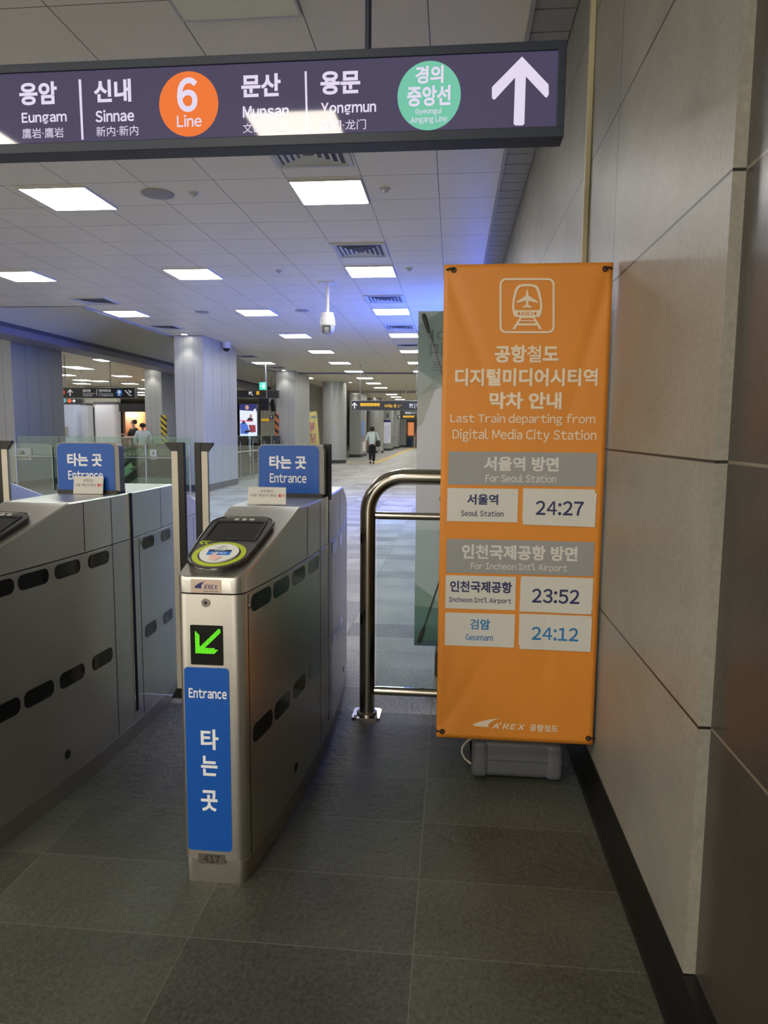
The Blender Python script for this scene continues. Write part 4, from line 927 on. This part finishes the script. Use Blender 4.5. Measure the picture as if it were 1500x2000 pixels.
# ------------------------------------------------------------------ yellow banner by the round pillar
yb = thing('banner_stand', 'yellow banner seen from behind, leaning beside the first round pillar', 'banner stand', (-5.62, 28.5, 0)); yb.rotation_euler = (0, -.085, 0)
YW = mat('yellow_banner', (236, 226, 150), .6); translucent(YW, .3)
ys = obj('banner_sheet', bx(-.27, .27, 0, .004, .06, 2.14), YW, yb)
fyb = lambda u, v, w: Vector((u, -.003 - w, v))
text('DMC 타워', -.24, .23, 1.85, 2.0, fyb, mat('print_blue', (120, 140, 190), .6), ys, mirror=True, bold=.02); PK = mat('print_pink', (200, 110, 150), .6)
for i, ch in enumerate('웨딩홀'): text(ch, -.06, .14, 1.36 - i * .46, 1.72 - i * .46, fyb, PK, ys, mirror=True, bold=.02)
yh = Vector((-.05, -.12, 1.2))
for c in ((-.25, 2.1), (.25, 2.1), (-.25, .1), (.25, .1)): obj('crossed_pole', tb([(c[0], -.01, c[1]), yh], .006, 6), POLE, yb)
bm = bmesh.new(); lathe(bm, [(.035, -.02), (.035, .02)], yh, 12); obj('hub', bm, POLE, yb)

# ------------------------------------------------------------------ glass fences and escalators
FST = mat('fence_steel', (190, 192, 190), .25, .9)
def fence(label, p0, p1, n, zt=1.2, zr=.78, loc=None):
    t = thing('glass_fence', label, 'glass fence', (p0[0], p0[1], 0)); d = Vector((p1[0] - p0[0], p1[1] - p0[1], 0)); L_ = d.length; d.normalize(); q = Vector((-d.y, d.x, 0))
    for k in range(n):
        a = L_ * k / n + .02; b = L_ * (k + 1) / n - .02; bm = bmesh.new()
        plate(bm, [(a, .06), (b, .06), (b, zt), (a, zt)], lambda u, v, w: d * u + q * w + Vector((0, 0, v)), .012); g = obj('glass_panel', bm, GLASS_G, t)
        bm = bmesh.new(); plate(bm, [(a, zt), (b, zt), (b, zt + .008), (a, zt + .008)], lambda u, v, w: d * u + q * w + Vector((0, 0, v)), .012); obj('glass_edge', bm, GLASS_EDGE, g)
    for k in range(n + 1):
        u = min(max(L_ * k / n, .02), L_ - .02); obj('post', tb([d * u - q * .06, d * u - q * .06 + Vector((0, 0, 1.05))], .018, 10), FST, t, smooth=60)
    obj('handrail', tb([d * 0 - q * .1 + Vector((0, 0, zr)), d * L_ - q * .1 + Vector((0, 0, zr))], .024, 12), FST, t, smooth=60)
    return t
fence('green tinted glass fence with steel handrail behind the left gates', (-9.5, 14.6), (-5.55, 14.6), 4)
fence('glass fence running between the two square pillars', (-5.9, 17.8), (-5.9, 24.0), 5)
fence('farther glass fence behind the escalators', (-9.4, 21.4), (-6.3, 21.4), 3)
for label, px0, px1, py0, py1 in (('white paper warning notice taped to the glass fence at far left', 25, 61, 875, 898), ('white paper notice on the glass fence beside the gate flap', 293, 306, 878, 897)):
    a = at(px0, (py0 + py1) / 2, 14.57); b = at(px1, (py0 + py1) / 2, 14.57); z1 = at(px0, py0, 14.57).z; z0 = at(px0, py1, 14.57).z; cx = (a.x + b.x) / 2
    t = thing('fence_notice', label, 'paper notice', (cx, 14.57, z0)); w_ = (b.x - a.x) / 2; h_ = z1 - z0
    obj('sheet', bx(-w_, w_, 0, .003, 0, h_), PAPER, t)
    if w_ > .1: text('추락주의', -w_ * .7, w_ * .7, h_ * .1, h_ * .32, lambda u, v, w: Vector((u, -.002, v)), BLACKP, t)
    obj('pictogram', plate(bmesh.new(), [(-w_ * .3, h_ * .9), (-w_ * .1, h_ * .55), (w_ * .05, h_ * .85), (w_ * .35, h_ * .6), (w_ * .2, h_ * .45), (0, h_ * .55), (-w_ * .2, h_ * .45)], lambda u, v, w: Vector((u, -.002 - w, v)), .001), BLACKP, t)
ESCB = mat('escalator_black', (30, 32, 32), .4); ESCS = mat('escalator_steel', (150, 154, 152), .35, .8)
def escalator(label, y):
    t = thing('escalator', label, 'escalator', (-6.6, y, 0), 'escalators in the fenced opening')
    for s in (0, 1.1):
        path = [(.0, s, .62), (.12, s, .78), (.05, s, .92), (-.15, s, .96), (-.9, s, .96), (-1.3, s, .86), (-2.5, s, -.1)]
        obj('handrail', tb(path, .05, 8), ESCB, t, smooth=60)
        bm = bmesh.new(); plate(bm, [(.05, .2), (.08, .8), (-.15, .92), (-.9, .92), (-1.3, .82), (-2.45, -.1), (-2.45, -.7), (-1.0, .1)], lambda u, v, w: Vector((u, s - .006 + w, v)), .012); obj('balustrade', bm, GLASS_G, t)
        bm = bmesh.new(); plate(bm, [(.1, .0), (.1, .22), (-.95, .22), (-2.5, -.9), (-2.5, -1.2), (-1.0, 0)], lambda u, v, w: Vector((u, s - .05 + w, v)), .1); obj('skirt', bm, ESCS, t)
    bm = bmesh.new()
    for k in range(7): box(bm, -.95 - .3 * (k + 1), -.95 - .3 * k, .06, 1.04, -.2 * (k + 1) - .3, -.2 * k - .02)
    obj('steps', bm, mat('step_grey', (110, 112, 110), .5, .5), t)
    obj('landing_plate', bx(-.95, .12, .06, 1.04, -.0995, .012), ESCS, t)
escalator('nearer descending escalator behind the green glass fence', 16.3); escalator('farther descending escalator behind the green glass fence', 18.6)
# green lit hall floor lamp of the escalator landing
# ------------------------------------------------------------------ left hall: hoardings, shop, screen
HOARD = mat('hoarding_white', (206, 208, 216), .25, coat=.3)
def hoarding(label, px0, px1, Y, m=HOARD, z=2.45, bev=.0, th=.5):
    a = at(px0, 842, Y).x; b = at(px1, 842, Y).x; t = thing('hoarding', label, 'hoarding', ((a + b) / 2, Y, 0), 'white hoardings of the left hall'); w_ = (b - a) / 2
    if bev:
        bm = bmesh.new(); plate(bm, rrect(-w_, w_, 0, th, bev, 8), lambda u, v, w: Vector((u, v, w)), z)
    else: bm = bx(-w_, w_, 0, th, 0, z)
    obj('panel', bm, m, t, smooth=30)
    bm = bmesh.new(); plate(bm, rrect(-w_ - .02, w_ + .02, -.02, th, max(bev, .01), 8), lambda u, v, w: Vector((u, v, z + w)), .09); obj('top_rail', bm, mat('hoarding_rail', (70, 70, 76), .5), t)
hoarding('bluish white hoarding panel beside the dark left pillar', 118, 148, 30, mat('hoarding_blue', (190, 200, 226), .4))
hoarding('narrow white hoarding panel left of the steel column', 157, 172.5, 31)
hoarding('glossy white rounded hoarding beside the lit shop', 182, 230, 29.5, bev=.22)
bm = bmesh.new(); lathe(bm, [(.16, 0), (.16, 2.5)], (0, 0, 0), 20); p = at(177.5, 842, 29.8); tag(obj('steel_column', bm, CHROME, loc=(p.x, 30.6, 0), smooth=60), 'reflecting round steel column between the white hoardings', 'column')
panel('poster', 'small grey poster on the bluish hoarding panel', 'poster', at(125.5, 842, 29.95).x, at(132, 842, 29.95).x, 29.93, 29.99, 1.05, 1.45, mat('poster_grey', (150, 150, 150), .5))
panel('ceiling_bulkhead', 'pale bulkhead panel above the white hoardings under the airport sign', 'bulkhead', at(162, 785, 33).x, at(228, 785, 33).x, 33, 33.4, 2.42, CH - .03, mat('bulkhead_pale', (206, 206, 190), .5, emit=0))
# shop
SYP = 27.0; sx0, sx1 = at(234, 842, SYP).x, at(292, 842, SYP).x
st_ = thing('shop_front', 'small open shop with black fascia and warm lit interior', 'shop', ((sx0 + sx1) / 2, SYP, 0)); w_ = (sx1 - sx0) / 2
obj('fascia', bx(-w_, w_, 0, .3, 2.06, 2.38), BLACK, st_); obj('side_wall', bx(-w_, -w_ + .1, .301, 3, 0, 2.38), mat('shop_wall', (120, 84, 58), .6), st_); obj('side_wall', bx(w_ - .1, w_, .301, 3, 0, 2.38), MATS['shop_wall'], st_)
obj('back_wall', bx(-w_ + .1, w_ - .1, 2.9, 3, 0, 2.38), mat('shop_back', (130, 74, 48), .6), st_); obj('shop_ceiling', bx(-w_ + .1, w_ - .1, .301, 2.9, 2.3, 2.38), mat('shop_ceiling', (150, 110, 80), .6), st_)
obj('lit_panel', bx(-w_ + .25, w_ - .3, 2.84, 2.89, 1.85, 2.2), mat('shop_glow', (255, 170, 110), .5, emit=2.2), st_); obj('menu_panel', bx(.0, .5, 2.84, 2.89, 1.2, 1.78), mat('shop_menu', (170, 180, 200), .5, emit=.7), st_)
obj('counter', bx(-w_ + .1, w_ - .1, .5, .95, 0, .95, bev=.01), mat('shop_counter', (190, 160, 130), .5), st_)
ld = bpy.data.lights.new('shop_lamp', 'POINT'); ld.energy = 320; ld.color = (1, .74, .5); ld.shadow_soft_size = .1; lo = bpy.data.objects.new('shop_lamp', ld); COL.objects.link(lo); lo.location = ((sx0 + sx1) / 2, SYP + 1.5, 2.1)
lamp = thing('pendant_lamp', 'glowing orange pendant lamp inside the small shop', 'lamp', (at(272, 800, 27.7).x, 27.7, 2.295)); bm = bmesh.new(); lathe(bm, [(.02, 0), (.03, -.1), (.12, -.24), (.12, -.26)], n=16); obj('shade', bm, mat('pendant_glow', (255, 190, 120), .5, emit=3), lamp); 
SHG = [mat('goods_%d' % i, c, .5) for i, c in enumerate(((214, 84, 50), (232, 200, 170), (190, 60, 50), (240, 230, 220), (226, 150, 60)))]
for i, (dx, dz, lb) in enumerate(((-.38, .95, 'red box on the shop counter, leftmost'), (-.195, .95, 'cream box second from left on the shop counter'), (-.37, 1.17, 'dark red box stacked on the leftmost counter box'), (-.01, .95, 'pale box on the shop counter right of the cream one'), (.175, .95, 'amber box on the shop counter nearest the man'))):
    tag(obj('goods_box', bx(-.08, .08, -.1, .1, 0, .215, bev=.02), SHG[i], loc=((sx0 + sx1) / 2 + dx, SYP + .72, dz + .002)), lb, 'box', 'boxes on the shop counter')
# advertising display between the pillars
p = at(485.5, 842, 27.6)
ad = thing('advertising_display', 'tall bright advertising display between the two square pillars', 'display', (p.x, 27.6, 0))
obj('casing', bx(-.38, .38, .01, .25, 0, 2.45, bev=.02), mat('display_case', (60, 62, 70), .4), ad)
obj('screen', bx(-.35, .35, 0, .012, .35, 2.4), mat('ad_white', (214, 224, 250), .3, emit=1.0), ad)
def adp(pts, rgb, z): obj('screen_image', plate(bmesh.new(), pts, lambda u, v, w: Vector((u, -z - w, v)), .002), mat('ad_%d_%d_%d' % rgb, rgb, .3, emit=.8), ad)
adp([(-.35, 2.4), (.35, 2.4), (.35, 2.12), (-.35, 2.16)], (44, 50, 110), .001); adp([(.22, 2.2), (.31, 2.22), (.31, 1.72), (.2, 1.72)], (246, 248, 252), .004)
adp(circ(-.05, 2.27, .075, .09, 16), (206, 160, 146), .004); adp(circ(.1, 1.93, .06, .075, 16), (196, 140, 124), .006); adp([(-.08, 1.74), (.18, 1.74), (.19, 1.82), (.1, 1.88), (.0, 1.86)], (52, 34, 50), .004); adp([(-.35, 1.78), (.2, 1.72), (.2, 1.69), (-.35, 1.74)], (236, 90, 110), .0045)
adp([(-.34, 1.62), (-.26, 1.68), (-.12, 1.68), (-.02, 1.55), (.02, 1.36), (-.02, 1.22), (-.33, 1.22)], (84, 120, 210), .001); adp([(0, 1.58), (.28, 1.58), (.3, 1.3), (.08, 1.28)], (150, 60, 76), .001); adp([(-.16, 1.34), (.06, 1.38), (.07, 1.30), (-.16, 1.26)], (30, 32, 44), .004); adp(circ(-.2, 1.68, .06, .07, 14), (60, 60, 84), .0045)
adp([(-.3, .5), (.3, .5), (.3, .54), (-.3, .54)], (120, 150, 220), .001)
# ------------------------------------------------------------------ far end of the hall
ORP = mat('far_poster_orange', (240, 150, 90), .4, emit=.7); 
pe = at(797, 842, 66); panel('poster', 'glowing orange poster at the far end of the hall', 'poster', at(797, 842, 66).x, at(808, 842, 66).x, 66.0, 66.04, 1.0, 2.2, ORP)
structure('wall_end', bx(-5.2, -2.9, 66.045, 66.2, 0, CH), mat('end_wall', (180, 178, 186), .5))
panel('vending_machine', 'blue machine standing at the far end below the orange poster', 'vending machine', at(797, 842, 65).x, at(803, 842, 65).x, 65, 65.6, 0.01, .75, mat('machine_blue', (70, 110, 180), .4))
panel('partition', 'lilac partition right of the orange poster at the far end', 'partition', at(809, 842, 67).x, at(814, 842, 67).x, 67, 67.2, 0, 2.4, mat('far_lilac', (150, 150, 190), .5))
panel('roll_banner', 'narrow white roll banner standing at the far end of the hall', 'banner', at(808.5, 842, 62).x, at(811.5, 842, 62).x, 62, 62.03, 0, 1.2, mat('far_white', (220, 215, 215), .5))
panel('hall_portal', 'bright portal header closing the far end of the hall', 'portal', -6, .3, 70, 70.3, 2.35, CH - .02, mat('portal_grey', (120, 118, 140), .5))
t = thing('stanchion', 'thin dark stanchion before the far pillars right of the map', 'stanchion', (at(767, 842, 54).x, 54, 0)); obj('pole', tb([(0, 0, .02), (0, 0, 1.05)], .03, 8), BLACK, t); bm = bmesh.new(); lathe(bm, [(.16, 0), (.16, .03), (.03, .05)], n=16); obj('foot', bm, BLACK, t); obj('arm', tb([(0, 0, .8), (.18, 0, .9)], .02, 6), BLACK, t)

# ------------------------------------------------------------------ people
SKIN = mat('skin', (222, 176, 150), .5); HAIR = mat('hair_dark', (28, 24, 24), .5)
def skin(name, pts, edges, rad, m, parent, sub=2):
    me = bpy.data.meshes.new(name); me.from_pydata([Vector(p) for p in pts], edges, []); o = bpy.data.objects.new(name, me); COL.objects.link(o)
    o.modifiers.new('skin', 'SKIN'); o.modifiers.new('sub', 'SUBSURF').levels = sub
    for i, r in enumerate(rad): me.skin_vertices[0].data[i].radius = r if isinstance(r, tuple) else (r, r)
    me.skin_vertices[0].data[0].use_root = True
    bpy.context.view_layer.update(); nm = bpy.data.meshes.new_from_object(o.evaluated_get(bpy.context.evaluated_depsgraph_get())); nm.name = name; bpy.data.objects.remove(o)
    nm.shade_smooth(); nm.materials.clear(); r = link(name, nm, m, parent); return r
def person(label, loc, rz, pose, top, bottom, shoe, hairlong=False, skirt=False):
    """pose: dict of joints in metres, facing +y"""
    t = thing('person', label, 'person', loc, rz=rz); J = pose
    P, E, R = [], [], []
    def add(p, r, link_=None):
        P.append(p); R.append(r)
        if link_ is not None: E.append((link_, len(P) - 1))
        return len(P) - 1
    pel = add(J['pelvis'], (.13, .09)); wa = add(J['waist'], (.115, .08), pel); ch = add(J['chest'], (.14, .095), wa); nk = add(J['neck'], .048, ch); jw = add(J['jaw'], (.055, .062), nk); hd = add(J['head'], (.072, .085), jw); add(J['crown'], (.04, .05), hd)
    nose = Vector(J['jaw']).lerp(Vector(J['head']), .55) + Vector((0, .095, 0)); add(tuple(nose), .012, hd)
    for s in ('l', 'r'):
        a = add(J['sh' + s], .05, ch); b = add(J['el' + s], .04, a); c = add(J['wr' + s], .026, b); w_ = Vector(J['wr' + s]); d = (w_ - Vector(J['el' + s])).normalized(); h = add(tuple(w_ + d * .06), (.034, .018), c)
        side = d.cross(Vector((0, 1, 0))).normalized() if abs(d.y) < .9 else Vector((1, 0, 0))
        for i in range(4): k = add(tuple(w_ + d * .10 + side * (.024 - .016 * i)), .008, h); add(tuple(w_ + d * (.15 - .012 * abs(i - 1)) + side * (.024 - .016 * i) + Vector((0, .012, 0))), .006, k)
        k = add(tuple(w_ + d * .06 + side * .045 + Vector((0, .02, 0))), .009, c)
        hp = add(J['hp' + s], .085, pel); kn = add(J['kn' + s], .058, hp); an = add(J['an' + s], .036, kn); add(tuple(Vector(J['an' + s]) + Vector(J.get('toe' + s, (0, .13, -.045)))), (.035, .02), an)
    skin('body', P, E, R, SKIN, t)
    # clothing follows the body
    pts = [tuple(Vector(J['pelvis']) + Vector((0, 0, -.10))), J['waist'], J['chest'], tuple(Vector(J['chest']).lerp(Vector(J['neck']), .75))]; ed = [(0, 1), (1, 2), (2, 3)]; rd = [(.172, .132), (.160, .118), (.168, .118), (.075, .065)]
    for s in ('l', 'r'):
        i = len(pts); pts += [J['sh' + s], J['el' + s], tuple(Vector(J['el' + s]).lerp(Vector(J['wr' + s]), top[1]))]; rd += [.072, .058, .05]; ed += [(2, i), (i, i + 1), (i + 1, i + 2)]
    skin('shirt', pts, ed, rd, top[0], t)
    pts = [tuple(Vector(J['pelvis']) + Vector((0, 0, .07))), J['pelvis']]; ed = [(0, 1)]; rd = [(.142, .103), (.16, .118)]
    for s in ('l', 'r'):
        i = len(pts); pts += [J['hp' + s], J['kn' + s], tuple(Vector(J['kn' + s]).lerp(Vector(J['an' + s]), .93))]; rd += [.105, .08, .06]; ed += [(1, i), (i, i + 1), (i + 1, i + 2)]
    skin('trousers', pts, ed, rd, bottom, t)
    for s in ('l', 'r'):
        a = Vector(J['an' + s]); to = Vector(J.get('toe' + s, (0, .13, -.045))); skin('shoe', [tuple(a + Vector((0, -.03, -.03))), tuple(a + to * .5 + Vector((0, 0, -.012))), tuple(a + to * 1.1)], [(0, 1), (1, 2)], [(.042, .04), (.045, .034), (.038, .026)], shoe, t)
    hd_ = Vector(J['head']); jw_ = Vector(J['jaw'])
    pts = [tuple(hd_ + Vector((0, -.012, .075))), tuple(hd_ + Vector((0, -.03, .02))), tuple(hd_ + Vector((0, -.045, -.05))), tuple(jw_ + Vector((0, -.055, -.05 if hairlong else .02)))]
    skin('hair', pts, [(0, 1), (1, 2), (2, 3)], [(.085, .095), (.108, .108), (.112, .095), (.112 if hairlong else .055, .06)], HAIR, t)
    return t
STAND = dict(pelvis=(0, 0, .93), waist=(0, 0, 1.06), chest=(0, .0, 1.26), neck=(0, .01, 1.46), jaw=(0, .03, 1.53), head=(0, .02, 1.62), crown=(0, .01, 1.70), shl=(-.18, 0, 1.38), shr=(.18, 0, 1.38), ell=(-.24, -.03, 1.1), elr=(.24, -.03, 1.1),
             wrl=(-.25, .05, .87), wrr=(.25, .05, .87), hpl=(-.09, 0, .88), hpr=(.09, 0, .88), knl=(-.1, .02, .49), knr=(.1, .02, .49), anl=(-.1, 0, .075), anr=(.1, 0, .075))
wpose = {k: (v[0] * .95, v[1], v[2] * .925) for k, v in STAND.items()}
wpose.update(knl=(-.075, .07, .46), anl=(-.07, -.05, .11), toel=(0, .10, -.085), knr=(.07, .05, .45), anr=(.06, .09, .072), ell=(-.245, -.02, 1.03), wrl=(-.235, .1, .86), elr=(.27, -.05, 1.02), wrr=(.235, .1, .84))
wp = at(727, 842, 29.6)
person('woman walking away down the hall in white shirt and black trousers', (wp.x, 29.6, 0), .08, wpose, (mat('shirt_white', (206, 218, 218), .6), .35), mat('trousers_black', (26, 26, 30), .7), mat('shoe_black', (20, 20, 20), .5), hairlong=True)
t = thing('shoulder_bag', 'black shoulder bag hanging at the walking woman right side', 'bag', (wp.x + .245, 29.66, .72)); bm = bmesh.new(); box(bm, -.09, .09, -.16, .12, 0, .27, bev=.06, seg=3); obj('pouch', bm, mat('bag_black', (30, 30, 34), .5), t, smooth=60)
obj('strap', tb([(0, -.15, .22), (-.06, -.2, .4), (-.10, -.13, .585), (-.1, .0, .62), (-.08, .1, .5), (0, .1, .22)], .012, 6), MATS['bag_black'], t, smooth=60)
t = thing('tote_bag', 'pale tote bag hanging at the walking woman left side', 'bag', (wp.x - .335, 29.7, .52)); obj('pouch', bx(-.07, .07, -.17, .13, 0, .38, bev=.02), mat('tote_pale', (212, 214, 208), .6), t, smooth=40); obj('handle', tb([(0, -.1, .36), (.04, -.06, .5), (.07, 0, .55), (.04, .06, .5), (0, .08, .36)], .008, 6), MATS['tote_pale'], t)
t = thing('carrier_bag', 'small white looped bag hanging below the black shoulder bag', 'bag', (wp.x + .30, 29.72, .42)); obj('pouch', tb([(.06 * math.cos(a), 0, .16 + .12 * math.sin(a)) for a in [2 * math.pi * k / 14 for k in range(15)]], .022, 6), mat('carrier_white', (232, 232, 232), .5), t, smooth=60)
mpose = dict(STAND); mpose.update(elr=(.27, .08, 1.12), wrr=(.2, .3, 1.2), ell=(-.25, .1, 1.12), wrl=(-.05, .3, 1.1))
mp = at(262, 842, 23.0); person('man in black T-shirt with bent arms before the lit shop', (mp.x, 23.0, 0), math.pi + .9 - 1.6, mpose, (mat('tee_black', (26, 26, 30), .7), .0), mat('trousers_grey', (60, 60, 66), .7), MATS['shoe_black'])
wq = at(279, 842, 21.9); person('woman in white top with tied hair facing the lit shop', (wq.x, 21.9, 0), .4, wpose | dict(knl=(-.09, .02, .46), anl=(-.09, 0, .072), toel=(0, .13, -.045), knr=(.09, .02, .46), anr=(.09, 0, .072)), (MATS['shirt_white'], .6), mat('trousers_pale', (150, 150, 140), .7), MATS['shoe_black'])
fp_ = at(818, 842, 58); person('person in dark orange clothes far down the hall by the banner edge', (fp_.x, 58, 0), .0, STAND, (mat('coat_orange', (150, 96, 60), .7), .8), MATS['trousers_black'], MATS['shoe_black'])
